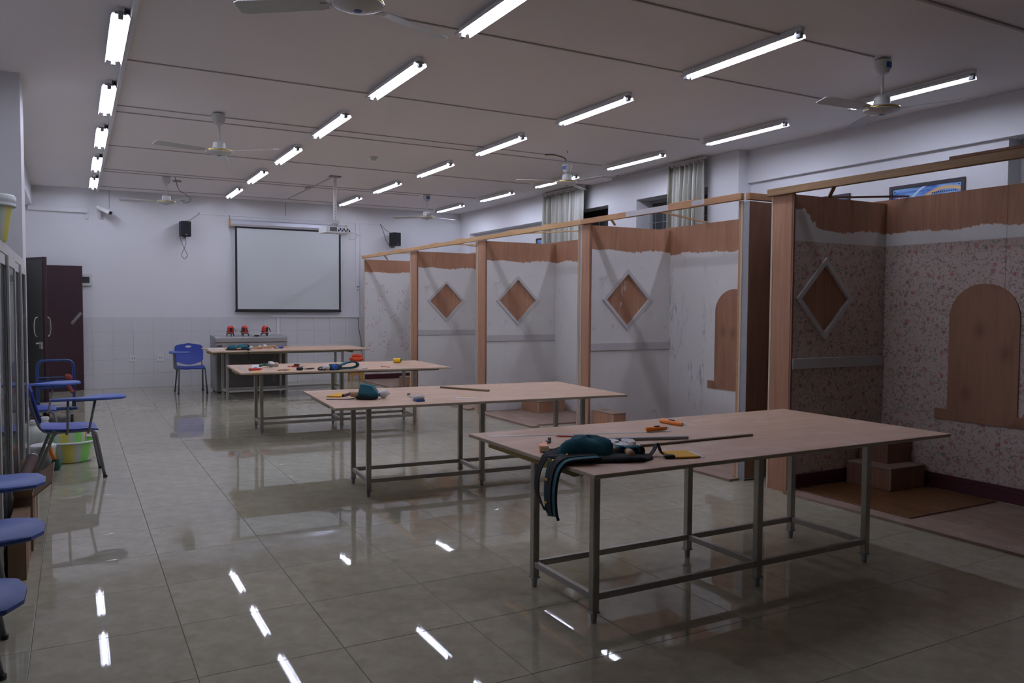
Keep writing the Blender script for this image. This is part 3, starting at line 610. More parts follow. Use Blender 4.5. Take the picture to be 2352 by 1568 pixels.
back_panel(10.23, 12.785, 'plD', 'plastered back wall of the fourth booth, hidden by its end panel')
back_panel(12.80, 15.33, 'papE', 'back wall of the farthest booth, hidden by its end panel')
# rails along the booth tops
rails = [(-1.4, 4.775, 2.415, 'pineold', 'stained timber rail over the nearest booth'), (5.07, 7.52, 2.425, 'pinered', 'reddish timber rail over the second booth, patched with white plaster'),
         (7.523, 10.10, 2.425, 'pine', 'timber rail over the third booth'), (10.103, 12.66, 2.425, 'pine', 'timber rail over the fourth booth'), (12.663, 15.33, 2.425, 'pine', 'timber rail over the farthest booth')]
for k, (y0, y1, z, mt, lab) in enumerate(rails):
    t = thing('top_rail', lab, 'timber rail', (XF-.03, y0, z), 0, 'timber rails over the booths'); MB().bbox(-.022, .022, 0, y1-y0, 0, .058, .003).build('rail', mt, t)
    if k == 0: MB().bbox(-.02, .02, 3.7, 4.62, .0585, .078, .003).build('packing_strip', 'plydark', t)
    if k == 1:
        MB().box(-.0235, -.022, .95, 1.62, .004, .0585).build('plaster_patch', 'trim', t); MB().box(-.0235, -.022, .45, .62, .01, .0585).build('plaster_patch', 'trim', t)
        MB().bbox(-.02, .02, .52, .95, .058, .07, .002).build('packing_strip', 'pinered', t)
    if k > 1:
        for q, yy in enumerate((.55, 1.5)): MB().bbox(-.02, .02, yy, yy+.28, .058, .07, .002).build('packing_strip', mt, t)
o = thing('top_rail', 'short timber rail across the end of the second booth', 'timber rail', (XF-.008, 5.015, 2.425), 0, 'timber rails over the booths'); MB().bbox(0, XB-XF, 0, .04, 0, .058, .003).build('rail', 'pinered', o)
st = [((5.04, 6.20, 2.44), (6.2, 6.78, 2.452), 'thin batten slanting across the second booth'), ((5.04, 6.98, 2.44), (5.40, 7.40, 2.43), 'short batten stub at the corner of the second booth'),
      ((5.05, 9.05, 2.44), (5.75, 7.66, 2.428), 'thin batten crossing the third booth to its near end'), ((5.04, 11.3, 2.44), (5.80, 10.32, 2.43), 'thin batten crossing the fourth booth to its near end'), ((5.04, 11.0, 2.455), (6.2, 11.9, 2.455), 'upper thin batten over the fourth booth'),
      ((5.04, 14.1, 2.44), (5.55, 15.31, 2.425), 'short batten over the farthest booth'), ((5.05, 13.6, 2.44), (5.65, 12.86, 2.43), 'batten end over the farthest booth near its post'),
      ((5.04, 4.10, 2.462), (5.62, 4.66, 2.428), 'dark batten from the nearest rail down to the floral partition'), ((5.58, 4.60, 2.428), (6.21, 4.33, 2.452), 'dark corner brace over the nearest floral booth')]
for k, (a, b, lab) in enumerate(st):
    a, b = Vector(a), Vector(b); t = thing('roof_batten', lab, 'batten', a, 0, 'thin battens over the booths'); mt = 'plydark' if k > 6 else 'pine'
    d = b-a; MB().ribbon([Vector((0, 0, 0)), d], (-d.y, d.x, 0), .026, .014).build('batten', mt, t)
# platforms, laminate floor, steps
for y0, y1, x0, lab in ((.4, 4.52, 5.0, 'dusty plywood platform of the nearest booth'), (5.05, 7.38, 4.93, 'dusty plywood platform of the second booth'), (8.44, 9.95, 4.93, 'dusty plywood platform of the third booth'), (10.30, 12.49, 4.93, 'dusty plywood platform of the fourth booth'), (13.6, 15.29, 5.0, 'dusty plywood platform of the farthest booth')):
    o = MB().box(0, XF-.025-x0, 0, y1-y0, 0, .02).box(XF-.025-x0, XB-x0, .09, y1-y0-.002, 0, .0195).build('booth_platform', 'board', None, False, (x0, y0, 0)); tag(o, lab, 'platform', 'booth platforms')
t = thing('laminate_floor', 'dark laminate planks laid in the nearest booth', 'laminate floor', (5.14, 3.50, .02))
for k in range(8):
    w_ = (6.175-5.14)/8
    for q in range(2):
        ya, yb = ((0, .52), (.52, 1.0))[q] if k % 2 else ((0, .36), (.36, 1.0))[q]
        MB().bbox(k*w_+.0008, (k+1)*w_-.0008, ya+.0008, yb-.0008, 0, .010, .001).build('plank', 'lam', t)
def steps(x0, x1, y0, y1, h, lab, up2=None, mat='ply', z0=.02):
    t = thing('wooden_step', lab, 'step box', (x0, y0, z0), 0, 'plywood step boxes'); MB().bbox(0, x1-x0, 0, y1-y0, 0, h-.012, .003).build('box', mat, t); MB().bbox(-.004, x1-x0, -.006, y1-y0, h-.012, h, .002).build('tread', 'board', t)
    MB().box(-.002, .014, -.003, 0, .01, h-.014).build('pale_corner', 'plyedge', t)
    if up2: a, b, hh = up2; MB().bbox(a, x1-x0, b, y1-y0, h, h+hh, .003).build('upper_box', mat, t)
steps(5.72, 6.17, 4.08, 4.49, .185, 'two-stage plywood step in the corner of the nearest booth', (.16, .14, .19), 'plydark', .0305)
steps(5.09, 5.27, 6.98, 7.36, .325, 'plywood step box beside the post of the second booth')
steps(5.64, 6.08, 9.48, 9.93, .155, 'paint-flecked two-stage plywood step in the middle booth', (.03, .24, .035))
steps(5.27, 5.50, 13.62, 13.9, .175, 'small plywood step by the farthest booth entrance')

# ================================================================ TABLES
TZ = .775
def table(cx, cy, rz, lx, ly, lab, w=2.46, d=1.24, under=False):
    t = thing('work_table', lab, 'table', (cx, cy, 0), math.radians(rz), 'plywood work tables')
    tp = MB().bbox(-w/2, w/2, -d/2, d/2, TZ-.019, TZ, .002).build('table_top', 'top', t)
    for a, b, c_, e in ((-w/2-.001, -w/2+.0005, -d/2+.003, d/2-.003), (w/2-.0005, w/2+.001, -d/2+.003, d/2-.003), (-w/2+.003, w/2-.003, -d/2-.001, -d/2+.0005), (-w/2+.003, w/2-.003, d/2-.0005, d/2+.001)): MB().box(a, b, c_, e, TZ-.0165, TZ-.0025).build('edge_band', 'topedge', tp)
    x0, x1, y0, y1 = lx[0], lx[2], ly[0], ly[1]
    if under: MB().bbox(-w/2+.07, w/2-.14, -d/2+.04, d/2-.04, TZ-.034, TZ-.0195, .002).build('under_board', 'under', t)
    zb = TZ-.0345 if under else TZ-.0195
    MB().bbox(-w/2+.05, -w/2+.085, max(-d/2+.05, y0-.03), min(d/2-.06, y1+.28), zb-.04, zb, .003).build('batten', 'olive', t)
    MB().bbox(w/2-.25, w/2-.215, max(-d/2+.05, y0-.03), min(d/2-.06, y1+.28), zb-.04, zb, .003).build('batten', 'olive', t)
    r = .019
    for x in lx:
        for y in ly:
            lg = MB().bbox(x-r, x+r, y-r, y+r, .052, zb, .003).build('leg', 'steel', t)
            MB().bbox(x-r-.004, x+r+.004, y-r-.004, y+r+.004, .047, .056, .002).lathe([(.012, 0), (.014, .004), (.017, .047)], (x, y, 0), 10).build('foot', 'grey', lg)
    for y in ly:
        for a, b in ((lx[0], lx[1]), (lx[1], lx[2])): MB().bbox(a+r, b-r, y-.013, y+.013, .108, .14, .002).build('stretcher', 'dustysteel', t)
        MB().bbox(x0+r, x1-r, y-.012, y+.012, zb-.03, zb-.001, .002).build('apron_rail', 'steel', t)
    for x in lx: MB().bbox(x-.013, x+.013, ly[0]+r, ly[1]-r, .108, .14, .002).build('cross_stretcher', 'dustysteel', t)
    return t
table(3.205, 3.42, 0, (-1.065, .0, .875), (-.355, .20), 'nearest plywood work table, with the teal tool belt hanging over its end', 2.51, 1.25)
table(2.845, 5.99, -4, (-.84, .12, 1.08), (-.10, .40), 'second plywood work table, with a teal pouch near its left end', 2.42, 1.23)
table(2.745, 9.27, -2.6, (-.87, .06, .99), (.10, .53), 'third plywood work table, covered in scattered hand tools', 2.38, 1.26, True)
table(3.10, 13.46, 0, (-1.0, -.08, .86), (-.33, .09), 'farthest plywood work table, in front of the grey console', 2.52, 1.2, True)
Z = TZ
def item(name, lab, cat, x, y, rz=0., group=None, z=None): return thing(name, lab, cat, (x, y, Z if z is None else z), rz, group)
def bar_between(name, mat, a, b, wd, th, lab, cat, group=None):
    dx, dy = b[0]-a[0], b[1]-a[1]; L = math.hypot(dx, dy); o = MB().bbox(0, L, -wd/2, wd/2, 0, th, min(.002, th*.3)).build(name, mat, None, False, (a[0], a[1], Z), (0, 0, math.atan2(dy, dx))); tag(o, lab, cat, group); return o
def knife(x, y, rz, mat, lab, L=.16, z=None):
    t = item('utility_knife', lab, 'utility knife', x, y, rz, 'utility knives', z)
    P = [(-.5*L, -.012), (-.48*L, -.018), (-.30*L, -.016), (-.1*L, -.012), (.2*L, -.014), (.42*L, -.011), (.5*L, -.006), (.5*L, .008), (.3*L, .013), (0, .015), (-.3*L, .015), (-.5*L, .010)]
    MB().sweep([(-.5*L, .004, .013), (-.47*L, .002, .0135), (-.3*L, 0, .015), (-.12*L, -.002, .0145), (.1*L, -.001, .014), (.3*L, .001, .013), (.45*L, .002, .012), (.5*L, .002, .012)], [.006, .016, .0155, .0145, .015, .0145, .012, .010], 12, True, .82).build('handle', mat, t, 'all'); MB().bbox(-.1*L, .15*L, -.006, .006, .024, .031, .002).build('slider', 'black', t)
    MB().prism([(.5*L, -.005), (.62*L, -.005), (.67*L, .006), (.5*L, .006)], .010, .013).build('blade', 'chrome', t); MB().bbox(.46*L, .52*L, -.008, .010, .002, .022, .003).build('nose', 'alu', t)
    return t
# --- nearest table
knife(3.225, 3.81, -1.50, 'orange', 'orange utility knife lying farthest back on the nearest table', .19)
knife(2.962, 3.63, .03, 'orange', 'orange utility knife resting over the end of the long steel ruler', .15, Z+.0025)
bar_between('steel_ruler', 'alu', (1.99, 3.90), (3.04, 3.59), .028, .0015, 'long thin steel ruler lying across the nearest table', 'ruler')
o = MB().lathe([(.001, 0), (.004, .018), (.0042, .175)], (0, 0, .0045), 6, 'X').build('pencil', 'red', None, False, (2.335, 3.76-.03, Z), (0, 0, -.63)); tag(o, 'red carpenter pencil beside the long steel ruler', 'pencil')
bar_between('square_bar', 'greyedge', (2.365, 3.53), (2.95, 3.345), .03, .016, 'grey square edged bar on the nearest table', 'bar')
bar_between('wood_strip', 'under', (2.56, 3.26), (3.35, 3.262), .022, .012, 'long brown wooden strip behind the yellow card', 'wood strip', 'brown wooden strips')
bar_between('wood_strip', 'under', (2.08, 3.385), (2.50, 3.225), .024, .010, 'shorter brown wooden strip partly under the tool belt', 'wood strip', 'brown wooden strips')
t = item('tape_cutter', 'orange bent-handled cutter near the left end of the nearest table', 'cutter', 2.065, 3.42, -2.0)
MB().prism([(-.07, .0), (-.06, .03), (-.02, .025), (.0, .018), (.07, .022), (.075, -.022), (.0, -.02), (-.03, .0)], .001, .03).build('handle', 'orange', t); MB().bbox(.07, .085, -.02, .02, .002, .028, .004).build('metal_nose', 'chrome', t)
t = item('metal_fitting', 'small dark metal fitting behind the orange cutter', 'fitting', 2.19, 3.575, .6); MB().bbox(-.02, .02, -.008, .008, .0, .016, .003).build('body', 'grey', t); MB().lathe([(.010, 0), (.010, .028)], (.018, 0, 0), 8).build('stud', 'grey', t, True)
# tool belt
t = item('tool_belt', 'teal and black tool belt draped over the end of the nearest table', 'tool belt', 2.16, 3.10, -.42)
def lump(m, cx, cy, cz, rx, ry, rz_, seed, nu=20, nv=10, flat=.0):
    rnd = random.Random(seed); a = [rnd.uniform(0, 6) for _ in range(6)]; vs = []; fs = []
    for j in range(nv+1):
        th = PI*j/nv
        for i in range(nu):
            ph = 2*PI*i/nu; k = 1+.10*math.sin(3*ph+a[0]+2*th)+.07*math.sin(5*ph+a[1])*math.sin(3*th+a[2])+.035*abs(math.sin(4*ph+3*th+a[3]))-.03*abs(math.cos(6*th+2*ph+a[4]))
            sx = abs(math.cos(ph))**.7*(1 if math.cos(ph) > 0 else -1); sy = abs(math.sin(ph))**.7*(1 if math.sin(ph) > 0 else -1)
            x, y, z = cx+rx*k*math.sin(th)**.7*sx, cy+ry*k*math.sin(th)**.7*sy, cz+rz_*k*math.cos(th)
            vs.append((x, y, max(z, flat)))
    for j in range(nv):
        for i in range(nu): q = (i+1) % nu; fs.append((j*nu+i, j*nu+q, (j+1)*nu+q, (j+1)*nu+i))
    m.add(vs, fs); return m
lump(MB(), -.035, .02, .034, .125, .085, .070, 4, 24, 12, .003).build('pouch', 'teal', t, 'all')
lump(MB(), .03, -.035, .012, .24, .075, .020, 9, 24, 8, .001).build('pouch_base', 'blackcloth', t, 'all')
Q = Rz(.42)
def wl_(pts): return [Q @ Vector((x-2.16, y-3.10, z)) for x, y, z in pts]
p1 = wl_([(2.12, 3.04, .030), (2.03, 3.07, .026), (1.965, 3.085, .016), (1.925, 3.09, -.03), (1.905, 3.085, -.12), (1.90, 3.07, -.20), (1.905, 3.06, -.235)]); ac = Q @ Vector((.25, 1, 0))
pd = MB().ribbon(bez(p1, 5), ac, .160, .012).build('belt_pad', 'teal', t, True)
MB().ribbon([v+(Q @ Vector((-.009, 0, .004))) for v in bez(p1, 5)], ac, .072, .009).build('belt_webbing', 'blackcloth', pd, True)
for e in (-1, 1): MB().sweep([v+ac.normalized()*.080*e for v in bez(p1, 5)], .007, 6).build('belt_binding', 'blackcloth', pd, 'all')
p2 = wl_([(2.19, 3.24, .026), (2.10, 3.27, .030), (2.02, 3.24, .022), (1.945, 3.20, .012), (1.905, 3.19, -.05), (1.893, 3.19, -.13), (1.905, 3.16, -.20), (1.912, 3.10, -.225)])
MB().ribbon(bez(p2, 5), [Q @ Vector((.1, 1, .25))]*len(bez(p2, 5)), .040, .004).build('strap', 'blackcloth', t, True)
for k in (6, 12, 18, 24): v = bez(p1, 5)[k]; d_ = Q @ Vector((-.015, .02, .009)); MB().bbox(-.004, .004, -.012, .012, -.004, .004, .001, T(*(v+d_))).build('stitch_mark', 'yellow', pd)
p3 = wl_([(2.33, 2.99, .012), (2.38, 3.01, .012), (2.42, 3.02, .006), (2.46, 3.03, .03), (2.49, 3.045, .055), (2.485, 3.0, .02), (2.50, 2.96, .006)])
MB().ribbon(bez(p3, 5), Q @ Vector((.3, 1, 0)), .030, .004).build('strap', 'blackcloth', t, True); MB().bbox(-.025, .025, -.018, .018, .0, .018, .004, T(*(Q @ Vector((.33, -.15, 0))))).build('buckle', 'black', t)
for k, (x, y) in enumerate(((2.285, 3.075), (2.325, 3.035), (2.365, 3.04))):
    v = Q @ Vector((x-2.16, y-3.10, 0)); lo = MB().lathe([(.026, -.03), (.028, 0), (.026, .03)], (0, 0, 0), 14, 'X', False, (T(v.x, v.y, .032) @ Rz(2.0-.42+.42)).to_3x3()); lo.v = [(a+v.x, b+v.y, c_+.032) for a, b, c_ in lo.v]
    so = lo.build('tool_loop', 'teal', t, 'all'); sm = so.modifiers.new('th', 'SOLIDIFY'); sm.thickness = .004
hs = [(2.255, 3.065, 2.415, 3.315), (2.275, 2.965, 2.40, 3.245), (2.36, 3.03, 2.45, 3.215)]
for k, (xa, ya, xb, yb) in enumerate(hs):
    a = math.atan2(yb-ya, xb-xa); L = math.hypot(xb-xa, yb-ya)
    s_ = thing('trowel', ['wooden-handled trowel in the leftmost tool loop', 'wooden-handled trowel poking out of the middle tool loop', 'wooden-handled trowel in the right tool loop'][k], 'trowel', (xa, ya, Z+.034), a, 'trowels in the tool belt')
    h_ = MB().lathe([(.012, 0), (.019, .008), (.018, .05), (.013, .11), (.015, .15)], (0, 0, 0), 12, 'X').build('handle', 'handle', s_, True); MB().lathe([(.0145, .055), (.0145, .058)], (0, 0, 0), 12, 'X').build('groove', 'card', h_)
    MB().lathe([(.016, .15), (.017, .165), (.012, .19)], (0, 0, 0), 10, 'X').build('ferrule', 'white' if k != 1 else 'bluecap', s_, True); MB().prism([(.18, -.03), (.26, -.032), (.29, -.012), (.29, .012), (.26, .032), (.18, .03)], -.006, .012).build('cap', 'white', s_)
t = item('yellow_card', 'yellow card on a white sheet, right of the tool belt', 'card', 2.60, 2.985, -.28)
MB().bbox(-.07, .085, -.075, .085, 0, .002, .0006).build('white_sheet', 'paper', t); MB().bbox(-.075, .055, -.09, .07, .0022, .010, .002).build('card', 'env', t)
# --- second table
t = item('cutting_float', 'yellow float with dark red edge at the left end of the second table', 'float', 1.85, 6.21, .9); MB().bbox(-.12, .10, -.05, .06, 0, .012, .002).build('plate', 'env', t); MB().bbox(-.08, .11, -.066, -.048, 0, .022, .004).build('dark_edge', 'maroon', t)
t = item('tool_pouch', 'teal tool pouch with a wooden mallet handle on the second table', 'tool pouch', 1.975, 5.90, -.35)
MB().add([(-.075, -.055, .02), (.085, -.06, .02), (.08, .055, .02), (-.07, .055, .02), (-.07, -.062, .05), (.082, -.066, .045), (.082, .05, .055), (-.066, .05, .06), (-.052, -.03, .118), (.03, -.042, .105), (.055, .03, .098), (-.045, .035, .125)],
    [(3, 2, 1, 0), (0, 1, 5, 4), (1, 2, 6, 5), (2, 3, 7, 6), (3, 0, 4, 7), (4, 5, 9, 8), (5, 6, 10, 9), (6, 7, 11, 10), (7, 4, 8, 11), (8, 9, 10, 11)]).build('pouch', 'teal', t); lump(MB(), 0, -.012, .015, .082, .062, .028, 14, 20, 8, .001).build('pouch_base', 'blackcloth', t, 'all')
MB().lathe([(.016, -.13), (.021, -.12), (.019, -.06), (.015, -.02)], (0, .06, .03), 12, 'X').build('tool_handle', 'handle', t, True)
MB().ribbon(bez([(-.06, -.03, .02), (-.10, -.03, .012), (-.14, -.02, .004), (-.24, -.015, .003), (-.31, -.01, .003)]), (0, 1, 0), .022, .004).build('strap', 'blackcloth', t, True)
t = item('plumb_bob', 'white pointed plumb bob beside the teal pouch', 'plumb bob', 2.115, 5.895, .2); MB().lathe([(.012, -.05), (.03, -.03), (.034, -.005), (.010, .035), (.002, .05)], (0, 0, .035), 16, 'X').build('body', 'white', t, True); MB().lathe([(.012, -.075), (.014, -.05)], (0, 0, .03), 10, 'X').build('collar', 'bluecap', t)
t = item('tape_measure', 'blue and silver tape measure with its blade pulled out', 'tape measure', 2.28, 5.60, 0.); MB().bbox(-.035, .035, -.04, .04, 0, .018, .005).build('base', 'bluecap', t); MB().bbox(-.035, .035, -.04, .04, .018, .045, .01).build('case', 'offwhite', t)
bl = MB().bbox(-.012, .012, .04, .40, .004, .006, .0008).build('blade', 'alu', t); MB().bbox(-.013, .013, .395, .402, 0, .018, .002).build('end_hook', 'grey', bl); bl.rotation_euler = (0, 0, -.18)
t = item('paper_sheet', 'white sheet with an orange slip on the second table', 'paper', 2.70, 5.66, -.35); MB().bbox(-.075, .075, -.045, .045, 0, .002, .0005).build('sheet', 'paper', t); MB().bbox(-.04, .06, .02, .055, .0022, .004, .0005).build('orange_slip', 'env', t)
bar_between('dark_bar', 'under', (2.82, 6.42), (3.07, 5.98), .03, .016, 'dark wooden bar lying aslant at the back of the second table', 'bar')
# --- third table
bar_between('steel_square', 'alu', (1.655, 9.62), (1.648, 8.80), .035, .002, 'flat steel rule along the left end of the third table', 'ruler')
t = item('pine_offcut', 'white topped pine offcut at the left of the third table', 'board offcut', 1.83, 9.42, -.2); MB().bbox(-.06, .06, -.24, .24, 0, .012, .002).build('board', 'pinered', t); MB().box(-.055, .055, -.235, .235, .012, .0135).build('white_face', 'paper', t)
t = item('hand_saw', 'green-handled saw leaning on the pine offcut', 'saw', 1.885, 9.36, .35, None, Z+.014)
MB().sweep(bez([(-.06, -.05, .012), (-.03, .0, .016), (.03, .03, .018), (.09, .02, .014)]), .014, 8).build('handle', 'green', t, 'all'); MB().box(.06, .068, -.22, .02, .004, .030).build('blade', 'alu', t); MB().lathe([(.016, -.02), (.016, .02)], (.09, .02, .014), 8, 'X').build('end_knob', 'tealdark', t, True)
knife(1.735, 9.02, .55, 'red', 'red utility knife in front of the pine offcut', .17)
t = item('yellow_slip', 'orange yellow slip of card on the third table', 'card', 1.71, 8.80, -.2); MB().bbox(-.06, .06, -.05, .05, 0, .002, .0005).build('slip', 'env', t); MB().bbox(.06, .075, -.02, .02, 0, .002, .0005).build('corner', 'paper', t)
t = item('rubber_mallet', 'white-headed mallet with a round wooden end on the third table', 'mallet', 2.00, 9.45, .25); MB().lathe([(.014, -.036), (.031, -.026), (.033, .008), (.022, .034)], (0, 0, .0335), 16, 'X').build('head', 'white', t, True); MB().lathe([(.010, .03), (.022, .05), (.026, .068), (.021, .086), (.008, .092)], (0, 0, .027), 14, 'X').build('handle_ball', 'handle', t, True)
t = item('caulking_tool', 'small red and black tool in the middle of the third table', 'tool', 2.255, 9.33, -.75); MB().bbox(-.04, .04, -.02, .02, 0, .018, .004).build('body', 'red', t); MB().bbox(-.02, .045, -.014, .016, .018, .036, .005).build('cap', 'black', t); MB().sweep([(-.10, 0, .006), (-.04, 0, .01)], .005, 6).build('red_rod', 'red', t); MB().sweep([(.04, 0, .012), (.11, .0, .006)], .004, 6).build('grey_rod', 'grey', t)
t = item('paint_brush', 'small wooden paint brush near the front of the third table', 'brush', 1.93, 8.82, .45); MB().lathe([(.004, 0), (.008, .02), (.006, .08), (.010, .11)], (0, 0, .010), 8, 'X').build('handle', 'handle', t, True); MB().bbox(.11, .135, -.012, .012, .003, .017, .002).build('ferrule', 'alu', t); MB().bbox(.135, .165, -.012, .012, .003, .015, .003).build('bristles', 'yellow', t)
t = item('charger', 'black charger with a coiled lead on the third table', 'charger', 2.18, 8.84, .0); MB().bbox(-.032, .032, -.025, .025, 0, .035, .006).build('body', 'black', t); MB().sweep(bez([(.03, 0, .018), (.08, .03, .008), (.14, .08, .006), (.19, .10, .01), (.14, .05, .006), (.08, .06, .006), (.12, .14, .006), (.2, .18, .006)]), .004, 6).build('lead', 'black', t, 'all')
t = item('coiled_tool_belt', 'coiled teal and black tool belt on the third table', 'tool belt', 2.62, 8.78, .05)
cp = bez([(-.06, -.01, .030), (.0, -.01, .050), (.08, -.005, .078), (.15, 0, .084), (.205, .005, .064), (.20, .005, .030), (.14, 0, .014), (.05, 0, .012), (-.05, 0, .012)], 6)
MB().ribbon(cp, (0, 1, 0), .085, .010).build('belt', 'teal', t, True); MB().ribbon([v+Vector((.0, -.002, -.007 if k < 26 else .007)) for k, v in enumerate(cp)], (0, 1, 0), .070, .006).build('webbing', 'blackcloth', t, True)
lump(MB(), -.09, -.03, .026, .09, .05, .038, 21, 18, 10, .002).build('folded_pouch', 'tealdark', t, 'all'); MB().sweep(bez([(-.20, -.08, .012), (-.26, -.05, .014), (-.24, .0, .03), (-.18, -.02, .03), (-.15, -.06, .02)]), .012, 6, True, .5).build('strap', 'blackcloth', t, 'all')
t = item('white_cup', 'white spool-shaped cup in front of the coiled belt', 'cup', 2.435, 8.715, .1); MB().lathe([(.026, -.04), (.030, -.03), (.022, -.012), (.022, .012), (.030, .03), (.026, .04)], (0, 0, .031), 14, 'X').build('spool', 'white', t, True); MB().lathe([(.012, -.042), (.012, -.038)], (0, 0, .031), 10, 'X').build('bore', 'black', t)
t = item('blue_round_cap', 'bright blue round cap in front of the coiled belt', 'spool', 2.53, 8.685, .9); MB().lathe([(.018, -.03), (.030, -.022), (.033, .0), (.028, .025), (.012, .03)], (0, 0, .034), 14, 'X').build('barrel', 'bluecap', t, True); MB().lathe([(.034, -.004), (.034, .004)], (0, 0, .034), 14, 'X', False).build('ridge', 'blue', t)  # stands for a round blue cap, lathed as a ridged barrel
t = item('white_plug', 'small white plug at the right of the coiled belt', 'plug', 2.88, 8.70); MB().bbox(-.025, .02, -.018, .018, 0, .022, .005).build('body', 'white', t); MB().bbox(.02, .035, -.01, .01, .006, .016, .002).build('pins', 'alu', t)
o = MB().lathe([(.001, 0), (.004, .018), (.0045, .175)], (0, 0, .0048), 6, 'X').build('pencil', 'red', None, False, (3.165, 8.97, Z), (0, 0, -1.25)); tag(o, 'red pencil toward the right of the third table', 'pencil')
t = item('yellow_roll', 'yellow tape roll with its tail pulled out, far right of the third table', 'tape roll', 3.56, 9.48, -.35); MB().lathe([(.026, -.045), (.030, -.04), (.030, .04), (.026, .045)], (0, 0, .0305), 16, 'X').build('roll', 'yellow', t, True); MB().lathe([(.018, .045), (.018, .055)], (0, 0, .0305), 12, 'X').build('core', 'black', t); MB().ribbon(bez([(.03, -.03, .012), (.08, -.02, .004), (.14, .0, .003)]), (0, 1, 0), .03, .002).build('tail', 'env', t)
# --- farthest table
t = item('open_book', 'open white booklet at the left end of the farthest table', 'book', 1.99, 13.52, -.02); MB().prism([(-.125, .002), (-.06, .018), (0, .008), (.06, .018), (.125, .002), (.125, 0), (-.125, 0)], -.09, .09, 'Y').build('pages', 'paper', t); MB().bbox(-.13, .13, -.095, .095, -.0, .002, .0006).build('cover', 'silver', t)
MB().lathe([(.008, -.1), (.008, .1)], (-.135, 0, .008), 8, 'Y').build('spine_rod', 'alu', t)
t = item('tool_bag', 'teal double tool pouch with hanging strap on the farthest table', 'tool pouch', 2.28, 13.16, .0)
lump(MB(), -.09, .02, .032, .085, .06, .045, 31, 20, 10, .002).build('pouch', 'teal', t, 'all'); lump(MB(), .07, .02, .036, .09, .06, .050, 33, 20, 10, .002).build('pouch', 'teal', t, 'all'); lump(MB(), .11, .06, .06, .07, .04, .03, 35, 16, 8, .03).build('flap', 'blackcloth', t, 'all'); lump(MB(), -.0, -.01, .012, .19, .07, .018, 36, 20, 6, .001).build('pouch_base', 'blackcloth', t, 'all')
MB().lathe([(.016, -.03), (.016, .03)], (-.005, -.055, .022), 10, 'X').build('tool_handle', 'handle', t, True)
MB().ribbon(bez([(.10, -.12, .012), (.10, -.26, .006), (.10, -.297, -.01), (.10, -.305, -.06), (.098, -.305, -.13)]), (1, 0, 0), .022, .004).build('strap', 'blackcloth', t, True)
for x, y, rz, lab, hm in ((2.50, 13.30, .2, 'white-knobbed trowel just right of the teal double pouch', 'handle'), (2.66, 13.42, -.1, 'white-headed wooden tool in the middle of the farthest table', 'handle'), (2.80, 13.70, .1, 'white-headed tool with bulbous wooden handle, at the back of the farthest table', 'handle')):
    t = item('wooden_handled_tool', lab, 'tool', x, y, rz, 'wooden-handled tools'); MB().lathe([(.010, -.03), (.026, -.02), (.028, .02), (.012, .03)], (0, 0, .029), 14, 'X').build('head', 'white', t, True); MB().lathe([(.009, .03), (.012, .07), (.020, .15), (.022, .17), (.012, .185)], (0, 0, .024), 12, 'X').build('handle', hm, t, True)
t = item('blue_marker', 'blue capped marker right of the wooden tools', 'marker', 2.94, 13.36, .1); MB().lathe([(.010, -.07), (.010, .02)], (0, 0, .012), 8, 'X').build('barrel', 'grey', t, True); MB().lathe([(.018, .02), (.02, .07), (.012, .09)], (0, 0, .021), 10, 'X').build('cap', 'blue', t, True)
bar_between('pine_strip', 'pine', (2.42, 13.78), (2.76, 13.84), .03, .014, 'pale pine strip behind the wooden tools', 'wood strip', 'pale pine strips'); bar_between('pine_strip', 'pine', (2.96, 13.74), (3.22, 13.78), .03, .010, 'pale pine strip right of the blue marker', 'wood strip', 'pale pine strips')

# ================================================================ CONSOLE AND LASER LEVELS
t = thing('console_desk', 'grey metal lectern console standing before the far wall', 'console', (2.075, 14.10, 0))
W_, Dp = 1.185, .62
MB().bbox(0, W_, 0, Dp, .03, .855, .006).build('body', 'greybody', t); MB().prism([(-.0, .855), (0, .93), (.02, .945), (Dp, .965), (Dp, .855)], -.004, W_+.004, 'X').build('top_housing', 'greybody', t)
MB().bbox(.02, W_-.02, -.006, 0, .05, .74, .003).build('front_panel', 'greyface', t); MB().bbox(0, W_, -.010, 0, .86, .932, .003).build('lid_edge', 'greybody', t)
MB().box(0, W_, -.002, .0, .848, .854).build('shadow_gap', 'black', t); MB().box(W_*.5-.001, W_*.5+.001, -.0115, -.010, .86, .93).build('lid_seam', 'grey', t)
MB().bbox(.02, .10, -.012, -.004, .79, .81, .003).build('lock_plate', 'black', t); MB().box(-.003, 0, .03, Dp-.05, .20, .88).build('side_door', 'greybody', t)
for sx in (.17, .93):
    for z0_ in (.17, .46):
        for k in range(6): MB().box(sx, sx+.06, -.009, -.006, z0_+.03*k, z0_+.012+.03*k).build('vent_slot', 'greybody', t)
MB().bbox(.03, W_-.03, .03, Dp-.03, 0, .03, .004).build('plinth', 'black', t)
